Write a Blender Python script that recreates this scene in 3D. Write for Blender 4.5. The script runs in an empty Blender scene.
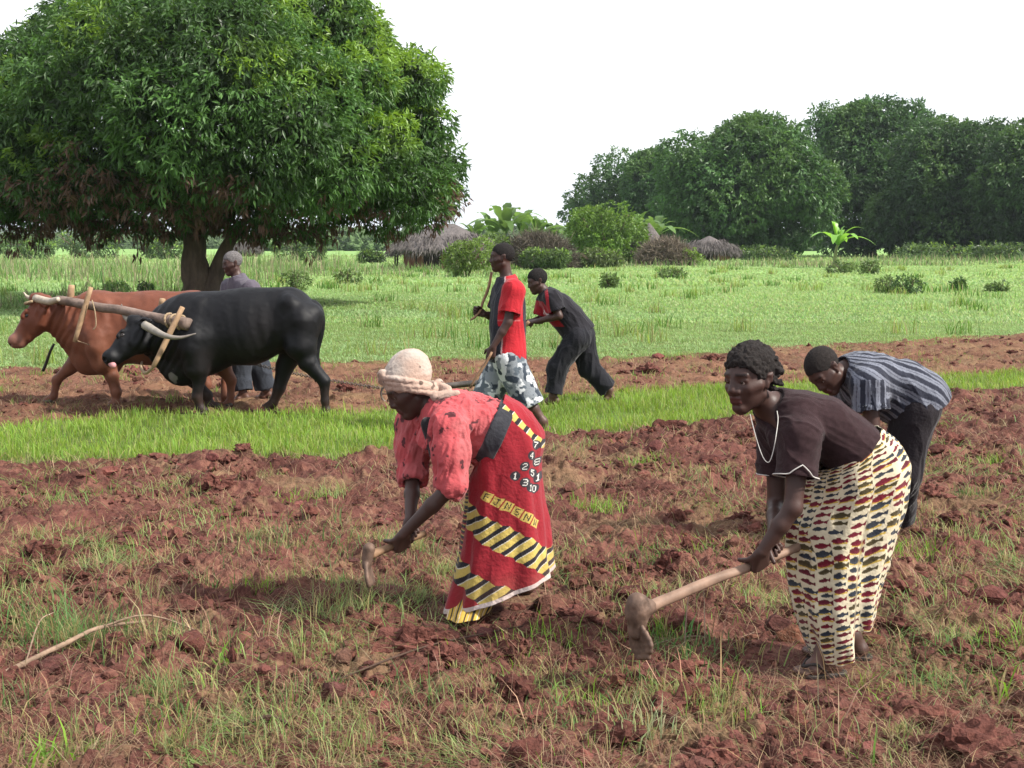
import bpy, math, random, time
import numpy as np
from math import radians, pi
from mathutils import Vector, Matrix
T0 = time.time()
rng = np.random.default_rng(7)
random.seed(7)
scene = bpy.context.scene
COL = scene.collection
V = lambda *a: np.array(a, dtype=float)
def unit(v):
    v = np.asarray(v, float); return v / (np.linalg.norm(v) + 1e-12)

# ------------------------------------------------------------------ camera
CAM_H, FPX = 1.6, 1300.0
PITCH = math.atan((384 - 243) / FPX)
cam_d = bpy.data.cameras.new('camera'); cam = bpy.data.objects.new('camera', cam_d); COL.objects.link(cam)
cam.location = (0, 0, CAM_H); cam.rotation_euler = (pi / 2 - PITCH, 0, 0)
cam_d.sensor_width = 36; cam_d.lens = FPX / 1024 * 36; cam_d.clip_start = 0.05; cam_d.clip_end = 20000
scene.camera = cam
_F = V(0, math.cos(PITCH), -math.sin(PITCH)); _U = V(0, math.sin(PITCH), math.cos(PITCH))
def ray(px, py):
    return _F * FPX + V(1, 0, 0) * (px - 512) + _U * (384 - py)
def P(px, py, Y):                       # point of the place at distance Y seen at that spot
    r = ray(px, py); return V(0, 0, CAM_H) + r * (Y / r[1])
def G(px, py, z=0.0):                   # point of the ground
    r = ray(px, py); return V(0, 0, CAM_H) + r * ((z - CAM_H) / r[2])

# ------------------------------------------------------------------ objects
def tag(o, label=None, cat=None, group=None, kind=None):
    if label: o['label'] = label
    if cat: o['category'] = cat
    if group: o['group'] = group
    if kind: o['kind'] = kind
    return o
def thing(name, label, cat, loc, group=None):
    o = bpy.data.objects.new(name, None); COL.objects.link(o); o.location = tuple(loc); o.empty_display_size = .1
    return tag(o, label, cat, group)
def wloc(o):
    p = V(0, 0, 0)
    while o is not None: p = p + np.array(o.location); o = o.parent
    return p
def mesh(name, v, loops, tot, mat, parent=None, col=None, smooth=True, midx=None, loc=None):
    """v (N,3) world, loops flat vertex indices, tot face sizes"""
    v = np.asarray(v, np.float32)
    if len(v) == 0: v = np.zeros((3, 3), np.float32); loops = [0, 1, 2]; tot = [3]; col = None
    o_loc = np.array(loc if loc is not None else ((0, 0, 0)), float)
    base = wloc(parent) if parent is not None else V(0, 0, 0)
    if parent is None and loc is None and name not in NOLOC:
        o_loc = V((v[:, 0].min() + v[:, 0].max()) / 2, (v[:, 1].min() + v[:, 1].max()) / 2, v[:, 2].min())
    me = bpy.data.meshes.new(name)
    vv = (v - (base + o_loc).astype(np.float32)).astype(np.float32)
    loops = np.asarray(loops, np.int32); tot = np.asarray(tot, np.int32)
    me.vertices.add(len(vv)); me.vertices.foreach_set('co', vv.ravel())
    me.loops.add(len(loops)); me.loops.foreach_set('vertex_index', loops)
    me.polygons.add(len(tot)); st = np.zeros(len(tot), np.int32); st[1:] = np.cumsum(tot)[:-1]
    me.polygons.foreach_set('loop_start', st); me.polygons.foreach_set('loop_total', tot)
    me.polygons.foreach_set('use_smooth', np.full(len(tot), smooth, bool))
    for m in (mat if isinstance(mat, (list, tuple)) else [mat]): me.materials.append(m)
    if midx is not None: me.polygons.foreach_set('material_index', np.asarray(midx, np.int32))
    if col is not None:
        a = me.color_attributes.new('Col', 'FLOAT_COLOR', 'POINT')
        c = np.ones((len(vv), 4), np.float32); c[:, :3] = col; a.data.foreach_set('color', c.ravel())
    me.update(calc_edges=True)
    o = bpy.data.objects.new(name, me); COL.objects.link(o); o.parent = parent; o.location = tuple(o_loc)
    return o
NOLOC = set()

# ------------------------------------------------------------------ noise
def _h(ix, iy, iz, seed):
    n = (ix.astype(np.int64) * 374761393 + iy.astype(np.int64) * 668265263 + iz.astype(np.int64) * 2147483647 // 3 + seed * 974634777) & 0xFFFFFFFF
    n = ((n ^ (n >> 13)) * 1274126177) & 0xFFFFFFFF
    n = ((n ^ (n >> 16)) * 2246822519) & 0xFFFFFFFF
    return ((n ^ (n >> 15)) & 0xFFFFFF).astype(np.float32) / 16777215.0
def noise3(p, seed=0):
    p = np.asarray(p, np.float64); i = np.floor(p); f = (p - i).astype(np.float32); i = i.astype(np.int64)
    f = f * f * f * (f * (f * 6 - 15) + 10)
    x, y, z = i[..., 0], i[..., 1], i[..., 2]; fx, fy, fz = f[..., 0], f[..., 1], f[..., 2]
    r = 0
    for dx in (0, 1):
        for dy in (0, 1):
            for dz in (0, 1):
                w = (fx if dx else 1 - fx) * (fy if dy else 1 - fy) * (fz if dz else 1 - fz)
                r = r + w * _h(x + dx, y + dy, z + dz, seed)
    return r * 2 - 1
def noise2(x, y, seed=0):
    x = np.asarray(x, np.float64); y = np.asarray(y, np.float64)
    ix = np.floor(x); iy = np.floor(y); fx = (x - ix).astype(np.float32); fy = (y - iy).astype(np.float32)
    ix = ix.astype(np.int64); iy = iy.astype(np.int64); z = np.zeros_like(ix)
    fx = fx * fx * fx * (fx * (fx * 6 - 15) + 10); fy = fy * fy * fy * (fy * (fy * 6 - 15) + 10)
    a = _h(ix, iy, z, seed); b = _h(ix + 1, iy, z, seed); c = _h(ix, iy + 1, z, seed); d = _h(ix + 1, iy + 1, z, seed)
    return ((a * (1 - fx) + b * fx) * (1 - fy) + (c * (1 - fx) + d * fx) * fy) * 2 - 1
def fbm2(x, y, o=4, seed=0, g=.5):
    r = 0; a = 1; s = 0
    for k in range(o):
        r = r + a * noise2(x * 2 ** k + 17.3 * k, y * 2 ** k - 9.1 * k, seed + k); s += a; a *= g
    return r / s
def worley(x, y, seed=0):               # distance to nearest feature and that feature's random value
    ix = np.floor(x).astype(np.int64); iy = np.floor(y).astype(np.int64); best = np.full(np.shape(x), 9., np.float32); val = np.zeros(np.shape(x), np.float32)
    z = np.zeros_like(ix)
    for dx in (-1, 0, 1):
        for dy in (-1, 0, 1):
            cx = ix + dx; cy = iy + dy
            px = cx + _h(cx, cy, z, seed); py = cy + _h(cx, cy, z, seed + 1)
            d = np.sqrt((px - x) ** 2 + (py - y) ** 2).astype(np.float32); m = d < best
            best = np.where(m, d, best); val = np.where(m, _h(cx, cy, z, seed + 2), val)
    return best, val
def sstep(a, b, x):
    t = np.clip((x - a) / (b - a), 0, 1); return t * t * (3 - 2 * t)

# ------------------------------------------------------------------ materials
def newmat(name):
    m = bpy.data.materials.new(name); m.use_nodes = True; nt = m.node_tree
    b = nt.nodes['Principled BSDF']; return m, nt, b
def N(nt, t, **kw):
    n = nt.nodes.new(t)
    for k, v in kw.items():
        if k in n.inputs: n.inputs[k].default_value = v
        else: setattr(n, k, v)
    return n
def bumped(nt, b, scale, strength, dist=.01, detail=4, coord='Object', prev=None):
    tc = N(nt, 'ShaderNodeTexCoord'); n = N(nt, 'ShaderNodeTexNoise'); n.inputs['Scale'].default_value = scale; n.inputs['Detail'].default_value = detail
    nt.links.new(tc.outputs[coord], n.inputs['Vector'])
    bp = N(nt, 'ShaderNodeBump'); bp.inputs['Strength'].default_value = strength; bp.inputs['Distance'].default_value = dist
    nt.links.new(n.outputs['Fac'], bp.inputs['Height'])
    if prev: nt.links.new(prev.outputs['Normal'], bp.inputs['Normal'])
    nt.links.new(bp.outputs['Normal'], b.inputs['Normal']); return bp
def mat_attr(name, rough=.8, bscale=200, bstr=.3, bdist=.003, var=.25, vscale=12, spec=.3, sheen=0, dirt=None, sss=0):
    """colour from the 'Col' attribute with mottling"""
    m, nt, b = newmat(name)
    at = N(nt, 'ShaderNodeAttribute'); at.attribute_name = 'Col'
    tc = N(nt, 'ShaderNodeTexCoord'); n = N(nt, 'ShaderNodeTexNoise'); n.inputs['Scale'].default_value = vscale; n.inputs['Detail'].default_value = 6
    nt.links.new(tc.outputs['Object'], n.inputs['Vector'])
    mr = N(nt, 'ShaderNodeMapRange'); mr.inputs['From Min'].default_value = .3; mr.inputs['From Max'].default_value = .7
    mr.inputs['To Min'].default_value = 1 - var; mr.inputs['To Max'].default_value = 1 + var
    nt.links.new(n.outputs['Fac'], mr.inputs['Value'])
    mx = N(nt, 'ShaderNodeVectorMath'); mx.operation = 'SCALE'
    nt.links.new(at.outputs['Color'], mx.inputs[0]); nt.links.new(mr.outputs['Result'], mx.inputs['Scale'])
    nt.links.new(mx.outputs[0], b.inputs['Base Color'])
    b.inputs['Roughness'].default_value = rough; b.inputs['Specular IOR Level'].default_value = spec
    if sheen: b.inputs['Sheen Weight'].default_value = sheen; b.inputs['Sheen Roughness'].default_value = .4
    bumped(nt, b, bscale, bstr, bdist)
    return m
def mat_col(name, c, rough=.8, bscale=60, bstr=.4, bdist=.01, var=.3, vscale=8, spec=.3, stretch=None, metal=0):
    m, nt, b = newmat(name)
    tc = N(nt, 'ShaderNodeTexCoord'); mp = N(nt, 'ShaderNodeMapping')
    nt.links.new(tc.outputs['Object'], mp.inputs['Vector'])
    if stretch: mp.inputs['Scale'].default_value = stretch
    n = N(nt, 'ShaderNodeTexNoise'); n.inputs['Scale'].default_value = vscale; n.inputs['Detail'].default_value = 7; n.inputs['Roughness'].default_value = .62
    nt.links.new(mp.outputs[0], n.inputs['Vector'])
    r = N(nt, 'ShaderNodeValToRGB'); e = r.color_ramp.elements; e[0].position = .32; e[1].position = .68
    e[0].color = (*[x * (1 - var) for x in c], 1); e[1].color = (*[min(1, x * (1 + var)) for x in c], 1)
    nt.links.new(n.outputs['Fac'], r.inputs['Fac']); nt.links.new(r.outputs['Color'], b.inputs['Base Color'])
    b.inputs['Roughness'].default_value = rough; b.inputs['Specular IOR Level'].default_value = spec; b.inputs['Metallic'].default_value = metal
    n2 = N(nt, 'ShaderNodeTexNoise'); n2.inputs['Scale'].default_value = bscale; n2.inputs['Detail'].default_value = 5
    nt.links.new(mp.outputs[0], n2.inputs['Vector'])
    bp = N(nt, 'ShaderNodeBump'); bp.inputs['Strength'].default_value = bstr; bp.inputs['Distance'].default_value = bdist
    nt.links.new(n2.outputs['Fac'], bp.inputs['Height']); nt.links.new(bp.outputs['Normal'], b.inputs['Normal'])
    return m
def mat_leaf(name, transl=.35, rough=.5, spec=.35, attr=True, col=(.05, .1, .02)):
    m, nt, b = newmat(name)
    out = nt.nodes['Material Output']
    at = N(nt, 'ShaderNodeAttribute'); at.attribute_name = 'Col'
    tr = N(nt, 'ShaderNodeBsdfTranslucent'); mx = N(nt, 'ShaderNodeMixShader'); mx.inputs[0].default_value = transl
    hs = N(nt, 'ShaderNodeHueSaturation'); hs.inputs['Hue'].default_value = .485; hs.inputs['Saturation'].default_value = 1.1; hs.inputs['Value'].default_value = 1.25
    nt.links.new(at.outputs['Color'], b.inputs['Base Color']); nt.links.new(at.outputs['Color'], hs.inputs['Color'])
    nt.links.new(hs.outputs[0], tr.inputs['Color'])
    b.inputs['Roughness'].default_value = rough; b.inputs['Specular IOR Level'].default_value = spec
    nt.links.new(b.outputs[0], mx.inputs[1]); nt.links.new(tr.outputs[0], mx.inputs[2]); nt.links.new(mx.outputs[0], out.inputs['Surface'])
    return m

# ------------------------------------------------------------------ smooth solid fields -> one continuous mesh
def RC(a, b, ra, rb, k=.02, q=None):      # tapered capsule; q=(axis, factor) squeezes the section along axis
    return ('rc', np.array(a, float), np.array(b, float), ra, rb, k, q)
def EL(c, ax, r, k=.02):                # ellipsoid; ax 3x3 rows = axes, r three radii
    return ('el', np.array(c, float), np.array(ax, float), np.array(r, float), k)
def CY(a, b, r): return ('cy', np.array(a, float), np.array(b, float), r)
def sub(p, k=.004): return ('sub', p, k)
def infl(ps, e):
    o = []
    for p in ps:
        if p[0] == 'rc': o.append(('rc', p[1], p[2], p[3] + e, p[4] + e, p[5], p[6]))
        elif p[0] == 'el': o.append(('el', p[1], p[2], p[3] + e, p[4]))
        else: o.append(p)
    return o
def _bb(p):
    if p[0] == 'rc':
        r = max(p[3], p[4]) * (1.0 if not p[6] else max(1, 1 / p[6][1])); return np.minimum(p[1], p[2]) - r, np.maximum(p[1], p[2]) + r
    if p[0] == 'el':
        r = p[3].max(); return p[1] - r, p[1] + r
    if p[0] == 'cy':
        return np.minimum(p[1], p[2]) - p[3], np.maximum(p[1], p[2]) + p[3]
def _d(p, X, Y, Z):
    if p[0] == 'rc':
        a, b, r1, r2, q = p[1], p[2], p[3], p[4], p[6]
        px, py, pz = X - a[0], Y - a[1], Z - a[2]; ba = b - a
        if q:
            s, f = q; t = (px * s[0] + py * s[1] + pz * s[2]) * (f - 1); px = px + t * s[0]; py = py + t * s[1]; pz = pz + t * s[2]
            ba = ba + s * ((ba @ s) * (f - 1))
        h = np.clip((px * ba[0] + py * ba[1] + pz * ba[2]) / max(ba @ ba, 1e-9), 0, 1)
        return np.sqrt((px - ba[0] * h) ** 2 + (py - ba[1] * h) ** 2 + (pz - ba[2] * h) ** 2) - (r1 + (r2 - r1) * h)
    if p[0] == 'el':
        c, ax, r = p[1], p[2], p[3]; px, py, pz = X - c[0], Y - c[1], Z - c[2]
        u = [(px * ax[i][0] + py * ax[i][1] + pz * ax[i][2]) for i in range(3)]
        k0 = np.sqrt(sum((u[i] / r[i]) ** 2 for i in range(3))); k1 = np.sqrt(sum((u[i] / r[i] ** 2) ** 2 for i in range(3)))
        return k0 * (k0 - 1) / np.maximum(k1, 1e-6)
    if p[0] == 'cy':
        a, b, r = p[1], p[2], p[3]; L = np.linalg.norm(b - a); ax = (b - a) / L
        px, py, pz = X - a[0], Y - a[1], Z - a[2]; t = px * ax[0] + py * ax[1] + pz * ax[2]
        rad = np.sqrt(np.maximum(px * px + py * py + pz * pz - t * t, 0))
        return np.maximum(rad - r, np.abs(t - L / 2) - L / 2)
def solid(prims, vox):
    adds = [p for p in prims if p[0] != 'sub']
    bbs = [_bb(p) for p in adds]; lo = np.min([b[0] for b in bbs], 0) - 3 * vox; hi = np.max([b[1] for b in bbs], 0) + 3 * vox
    n = np.ceil((hi - lo) / vox).astype(int) + 1
    D = np.full(n, 1., np.float32)
    ax = [(lo[i] + np.arange(n[i]) * vox).astype(np.float32) for i in range(3)]
    for p in prims:
        s = p[0] == 'sub'; pp = p[1] if s else p; k = p[2] if s else (p[5] if pp[0] == 'rc' else p[4] if pp[0] == 'el' else .002)
        b0, b1 = _bb(pp); m = k + 3 * vox
        i0 = np.clip(np.floor((b0 - m - lo) / vox).astype(int), 0, n); i1 = np.clip(np.ceil((b1 + m - lo) / vox).astype(int) + 1, 0, n)
        if np.any(i1 <= i0): continue
        sl = tuple(slice(i0[i], i1[i]) for i in range(3))
        d = _d(pp, ax[0][sl[0]][:, None, None], ax[1][sl[1]][None, :, None], ax[2][sl[2]][None, None, :]).astype(np.float32)
        A = D[sl]
        if s:
            d = -d; h = np.maximum(k - np.abs(A - d), 0) / k; D[sl] = np.maximum(A, d) + h * h * k * .25
        else:
            h = np.maximum(k - np.abs(A - d), 0) / k; D[sl] = np.minimum(A, d) - h * h * k * .25
    S = D < 0
    c = np.zeros(tuple(x - 1 for x in n), np.int8)
    for dx in (0, 1):
        for dy in (0, 1):
            for dz in (0, 1): c += S[dx:n[0] - 1 + dx, dy:n[1] - 1 + dy, dz:n[2] - 1 + dz]
    act = np.argwhere((c > 0) & (c < 8)); I = -np.ones(c.shape, np.int32); I[act[:, 0], act[:, 1], act[:, 2]] = np.arange(len(act))
    acc = np.zeros((len(act), 3), np.float32); cnt = np.zeros(len(act), np.float32)
    cs = [(0, 0, 0), (1, 0, 0), (0, 1, 0), (1, 1, 0), (0, 0, 1), (1, 0, 1), (0, 1, 1), (1, 1, 1)]
    val = {q: D[act[:, 0] + q[0], act[:, 1] + q[1], act[:, 2] + q[2]] for q in cs}
    for a in cs:
        for i in range(3):
            if a[i] == 0:
                b = list(a); b[i] = 1; b = tuple(b); va, vb = val[a], val[b]; m = (va < 0) != (vb < 0)
                t = np.where(m, va / np.where(m, va - vb, 1), 0); pt = np.array(a, np.float32)[None] + t[:, None] * (np.array(b) - np.array(a))[None]
                acc += pt * m[:, None]; cnt += m
    v = (act + acc / cnt[:, None]) * vox + lo
    faces = []
    for i in range(3):
        j, k = (i + 1) % 3, (i + 2) % 3
        s0 = [slice(None)] * 3; s1 = [slice(None)] * 3; s0[i] = slice(0, -1); s1[i] = slice(1, None)
        e = np.argwhere(S[tuple(s0)] != S[tuple(s1)]); e = e[(e[:, j] > 0) & (e[:, k] > 0) & (e[:, j] < n[j] - 1) & (e[:, k] < n[k] - 1)]
        ins = S[e[:, 0], e[:, 1], e[:, 2]]
        q = []
        for dj, dk in ((0, 0), (-1, 0), (-1, -1), (0, -1)):
            w = e.copy(); w[:, j] += dj; w[:, k] += dk; q.append(I[w[:, 0], w[:, 1], w[:, 2]])
        q = np.stack(q, 1); q[~ins] = q[~ins][:, ::-1]; faces.append(q[:, ::1])
    f = np.concatenate(faces)
    f = f[(f >= 0).all(1)]
    return v, f
def vnormals(v, f):
    a = v[f[:, 2]] - v[f[:, 0]]; b = v[f[:, 3]] - v[f[:, 1]]; fn = np.cross(a, b); n = np.zeros_like(v)
    for i in range(4):
        for c in range(3): n[:, c] += np.bincount(f[:, i], fn[:, c], len(v))
    return n / (np.linalg.norm(n, axis=1, keepdims=True) + 1e-12)
def relax(v, f, it=1, lam=.5):
    for _ in range(it):
        s = np.zeros_like(v); c = np.zeros(len(v))
        for i in range(4):
            a, b = f[:, i], f[:, (i + 1) % 4]
            for q in range(3): s[:, q] += np.bincount(a, v[b, q], len(v)) + np.bincount(b, v[a, q], len(v))
            c += np.bincount(a, minlength=len(v)) + np.bincount(b, minlength=len(v))
        v = v + lam * (s / np.maximum(c, 1)[:, None] - v)
    return v
def solid_obj(name, prims, vox, mat, parent, color, disp=None, smooth=1):
    v, f = solid(prims, vox)
    if smooth: v = relax(v, f, smooth)
    if disp is not None:
        n = vnormals(v, f); v = v + n * disp(v, n)[:, None]
    n = vnormals(v, f)
    c = color(v, n) if callable(color) else np.tile(np.array(color, np.float32), (len(v), 1))
    return mesh(name, v, f.ravel(), np.full(len(f), 4), mat, parent, c)
def folds(amp, freq, axis=None, stretch=.3, seed=0, fine=.3):
    def fn(v, n):
        p = v * freq
        if axis is not None:
            a = unit(axis); p = p + (p @ a)[:, None] * a[None] * (stretch - 1)
        w = np.stack([noise3(p * .7 + 9, seed + 1), noise3(p * .7 + 31, seed + 2), noise3(p * .7 + 57, seed + 3)], 1) * .8
        r = 1 - np.abs(noise3(p + w, seed)) * 2; r = np.sign(r) * np.abs(r) ** 1.4; r2 = 1 - np.abs(noise3(p * 2.1 + w * 2, seed + 7)) * 2
        return amp * (r * .7 + .8 * noise3(p * .5, seed + 5)) + amp * fine * (r2 * .7 + noise3(p * 4.1, seed + 9) * .5)
    return fn

# ------------------------------------------------------------------ tubes, lofts, blades
def tube_arrays(pts, rad, seg=10, cap=True, wob=0, seed=0, sub_n=1):
    pts = np.array(pts, float); rad = np.array(rad, float)
    if sub_n > 1: pts, rad = crs(pts, sub_n), np.interp(np.linspace(0, 1, (len(pts) - 1) * sub_n + 1), np.linspace(0, 1, len(pts)), rad)
    n = len(pts); t = np.gradient(pts, axis=0); t /= np.linalg.norm(t, axis=1, keepdims=True) + 1e-12
    up = V(0, 0, 1) if abs(t[0][2]) < .9 else V(1, 0, 0)
    a = unit(np.cross(up, t[0])); vs = []
    th = np.arange(seg) * 2 * pi / seg
    for i in range(n):
        a = unit(a - t[i] * (a @ t[i])); b = np.cross(t[i], a)
        r = rad[i] * np.ones(seg)
        if wob: r = r * (1 + wob * noise3(np.stack([np.cos(th) * 1.3, np.sin(th) * 1.3, np.full(seg, i * .7)], 1) + seed, seed))
        vs.append(pts[i] + r[:, None] * (np.cos(th)[:, None] * a + np.sin(th)[:, None] * b))
    v = np.concatenate(vs); f = []
    i = np.arange(n - 1)[:, None] * seg; j = np.arange(seg)[None]; j2 = (j + 1) % seg
    q = np.stack([i + j, i + j2, i + seg + j2, i + seg + j], -1).reshape(-1, 4)
    loops = q.ravel().tolist(); tot = [4] * len(q)
    if cap:
        loops += list(range(seg))[::-1]; tot.append(seg); loops += list(range((n - 1) * seg, n * seg)); tot.append(seg)
    return v, np.array(loops), np.array(tot)
def crs(p, k):                          # Catmull-Rom
    p = np.array(p, float); q = np.vstack([2 * p[0] - p[1], p, 2 * p[-1] - p[-2]]); out = []
    for i in range(len(p) - 1):
        a, b, c, d = q[i:i + 4]
        for t in np.arange(k) / k:
            out.append(.5 * (2 * b + (c - a) * t + (2 * a - 5 * b + 4 * c - d) * t * t + (3 * b - a - 3 * c + d) * t ** 3))
    out.append(p[-1]); return np.array(out)
def join(parts):                        # list of (v, loops, tot)
    vs, ls, ts, o = [], [], [], 0
    for v, l, t in parts: vs.append(v); ls.append(np.asarray(l) + o); ts.append(t); o += len(v)
    return np.concatenate(vs), np.concatenate(ls), np.concatenate(ts)
def tube(name, pts, rad, mat, parent=None, seg=10, sub_n=1, wob=0, col=None, **kw):
    v, l, t = tube_arrays(pts, rad, seg, sub_n=sub_n, wob=wob)
    return mesh(name, v, l, t, mat, parent, None if col is None else np.tile(np.array(col), (len(v), 1)), **kw)
def blades(p, h, w, az, lean, col, tipcol=None, curve=1.0):
    """grass blades: base points p(N,3), heights, widths, azimuth of lean, lean fraction, colours"""
    n = len(p); d = np.stack([np.cos(az), np.sin(az), np.zeros(n)], 1)
    fa = az + pi / 2 + rng.normal(0, .6, n); s = np.stack([np.cos(fa), np.sin(fa), np.zeros(n)], 1) * (w / 2)[:, None]
    up = V(0, 0, 1)[None]
    hv = (h * np.sqrt(np.clip(1 - lean ** 2 * .98, .02, 1)))[:, None]
    m = p + d * (h * lean * .35)[:, None] + up * hv * .55
    t = p + d * (h * lean)[:, None] + up * hv * (1 - .25 * lean[:, None] * curve)
    v = np.stack([p - s, p + s, m + s * .8, m - s * .8, t], 1).reshape(-1, 3)
    b = np.arange(n)[:, None] * 5
    loops = (b + np.array([[0, 1, 2, 3, 3, 2, 4]])).ravel(); tot = np.tile([4, 3], n)
    c0 = col; c1 = col if tipcol is None else tipcol
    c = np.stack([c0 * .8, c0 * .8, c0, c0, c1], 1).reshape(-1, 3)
    return v, loops, tot, c
def joinc(parts):
    v, l, t = join([p[:3] for p in parts]); return v, l, t, np.concatenate([p[3] for p in parts])
# ------------------------------------------------------------------ people
def frame(f, u):
    f = unit(f); u = unit(u - f * (np.dot(u, f))); return f, u, np.cross(u, f)
def head_prims(c, f, u, k=1.0, jaw=1.0, nose=1.0):
    f, u, s = frame(f, u)
    q = lambda a, b, d: c + (f * a + s * b + u * d) * k
    A = np.stack([f, s, u])
    L = [EL(q(-.014, 0, .032), A, V(.094, .074, .084) * k, .01),
         EL(q(.022, 0, -.03), A, V(.066, .058, .078) * k, .03),
         RC(q(.058, 0, -.094), q(.056, 0, -.09), .021 * k, .02 * k, .02)]
    for e in (1, -1):
        L += [RC(q(-.002, e * .05 * jaw, -.052), q(.052, e * .008, -.092), .015 * k, .014 * k, .025),
              RC(q(.054, e * .04, -.022), q(.02, e * .06, -.016), .018 * k, .014 * k, .02),
              RC(q(.074, e * .012, .027), q(.066, e * .044, .025), .010 * k, .008 * k, .016)]
    for e in (1, -1):
        L += [sub(EL(q(.09, e * .031, .004), A, V(.018, .017, .012) * k), .012 * k)]
    L += [RC(q(.080, 0, .014), q(.094, 0, -.025), .009 * k, .012 * k * nose, .012), 
          RC(q(.085, .015 * nose, -.031), q(.085, -.015 * nose, -.031), .0105 * k, .0105 * k, .008),
          RC(q(.083, .016, -.0535), q(.083, -.016, -.0535), .0085 * k, .0085 * k, .006),
          RC(q(.080, .015, -.0665), q(.080, -.015, -.0665), .0095 * k, .0095 * k, .005),
          RC(q(.072, .01, -.09), q(.072, -.01, -.09), .012 * k, .012 * k, .012)]
    for e in (1, -1):
        L += [RC(q(.072, e * .018, .008), q(.068, e * .043, .007), .0085 * k, .0085 * k, .006),   # eyelids
              RC(q(-.012, e * .076, .012), q(-.004, e * .073, -.026), .012 * k, .008 * k, .008),
              RC(q(-.022, e * .082, .018), q(-.02, e * .08, -.008), .008 * k, .006 * k, .006),
              sub(EL(q(-.005, e * .088, .0), A, V(.008, .008, .014) * k), .004)]
    return L
def hand_prims(w, d, n, t, curl=(40, 50, 35), k=1.0, thumb=(.5, .5, .4), spread=.03):
    d = unit(d); n = unit(n - d * np.dot(n, d)); t = unit(t - d * np.dot(t, d) - n * np.dot(t, n))
    L = []; ks = []
    offs = (.030, .010, -.010, -.029); kn = (.086, .089, .084, .076); ln = (.072, .079, .073, .058)
    for i in range(4):
        kp = w + (d * kn[i] + t * offs[i]) * k; ks.append(kp)
        L.append(RC(w + (t * offs[i] * .55 + d * .01) * k, kp, .0155 * k, .0125 * k, .012))
    L.append(RC(w + (d * .02 + t * .018 + n * .008) * k, w + (d * .055 + t * .028 + n * .01) * k, .016 * k, .014 * k, .012))
    for i in range(4):
        p = ks[i]; a = 0; fr = (.45, .3, .25); r = [.0103, .0092, .0085, .0072]; dd0 = unit(d + t * spread * (1.5 - i))
        for j in range(3):
            a += radians(curl[j] * (1 + .08 * (i - 1))); dd = dd0 * math.cos(a) + n * math.sin(a); e = p + dd * ln[i] * fr[j] * k
            L.append(RC(p, e, r[j] * k, r[j + 1] * k, .003)); p = e
    b = w + (d * .025 + t * .026 + n * .008) * k
    dd = unit(d * thumb[0] + t * (thumb[3] if len(thumb) > 3 else .75) + n * thumb[1] * .6); m1 = b + dd * .036 * k
    dd2 = unit(d * (.9 if len(thumb) < 4 else .5) + t * .15 + n * thumb[2] * 1.2); m2 = m1 + dd2 * .03 * k; m3 = m2 + unit(dd2 + n * thumb[2] * .6) * .024 * k
    L += [RC(b, m1, .0145 * k, .0118 * k, .008), RC(m1, m2, .0112 * k, .0102 * k, .003), RC(m2, m3, .01 * k, .0085 * k, .003)]
    return L
def foot_prims(an, toe, k=1.0):
    d = toe - an; d[2] = 0; L = np.linalg.norm(d); d = d / L; s = V(-d[1], d[0], 0); g = toe[2]
    heel = V(an[0], an[1], g) - d * .035 + V(0, 0, .032 * k); ball = V(*(toe - d * .06)); ball[2] = g + .024 * k
    R = [RC(an, heel, .034 * k, .031 * k, .02), RC(heel, ball, .030 * k, .026 * k, .02), RC(an, ball, .033 * k, .024 * k, .03),
         RC(ball + s * .02, ball - s * .022, .022 * k, .02 * k, .02)]
    for i, o in enumerate((-.03, -.014, 0, .013, .025)):
        tp = toe + s * o * k - d * .008 * abs(i - 1); tp[2] = g + .013 * k
        R.append(RC(ball + s * o * .8, tp, .014 * k, (.013 if i == 0 else .0095) * k, .004))
    return R
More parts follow.
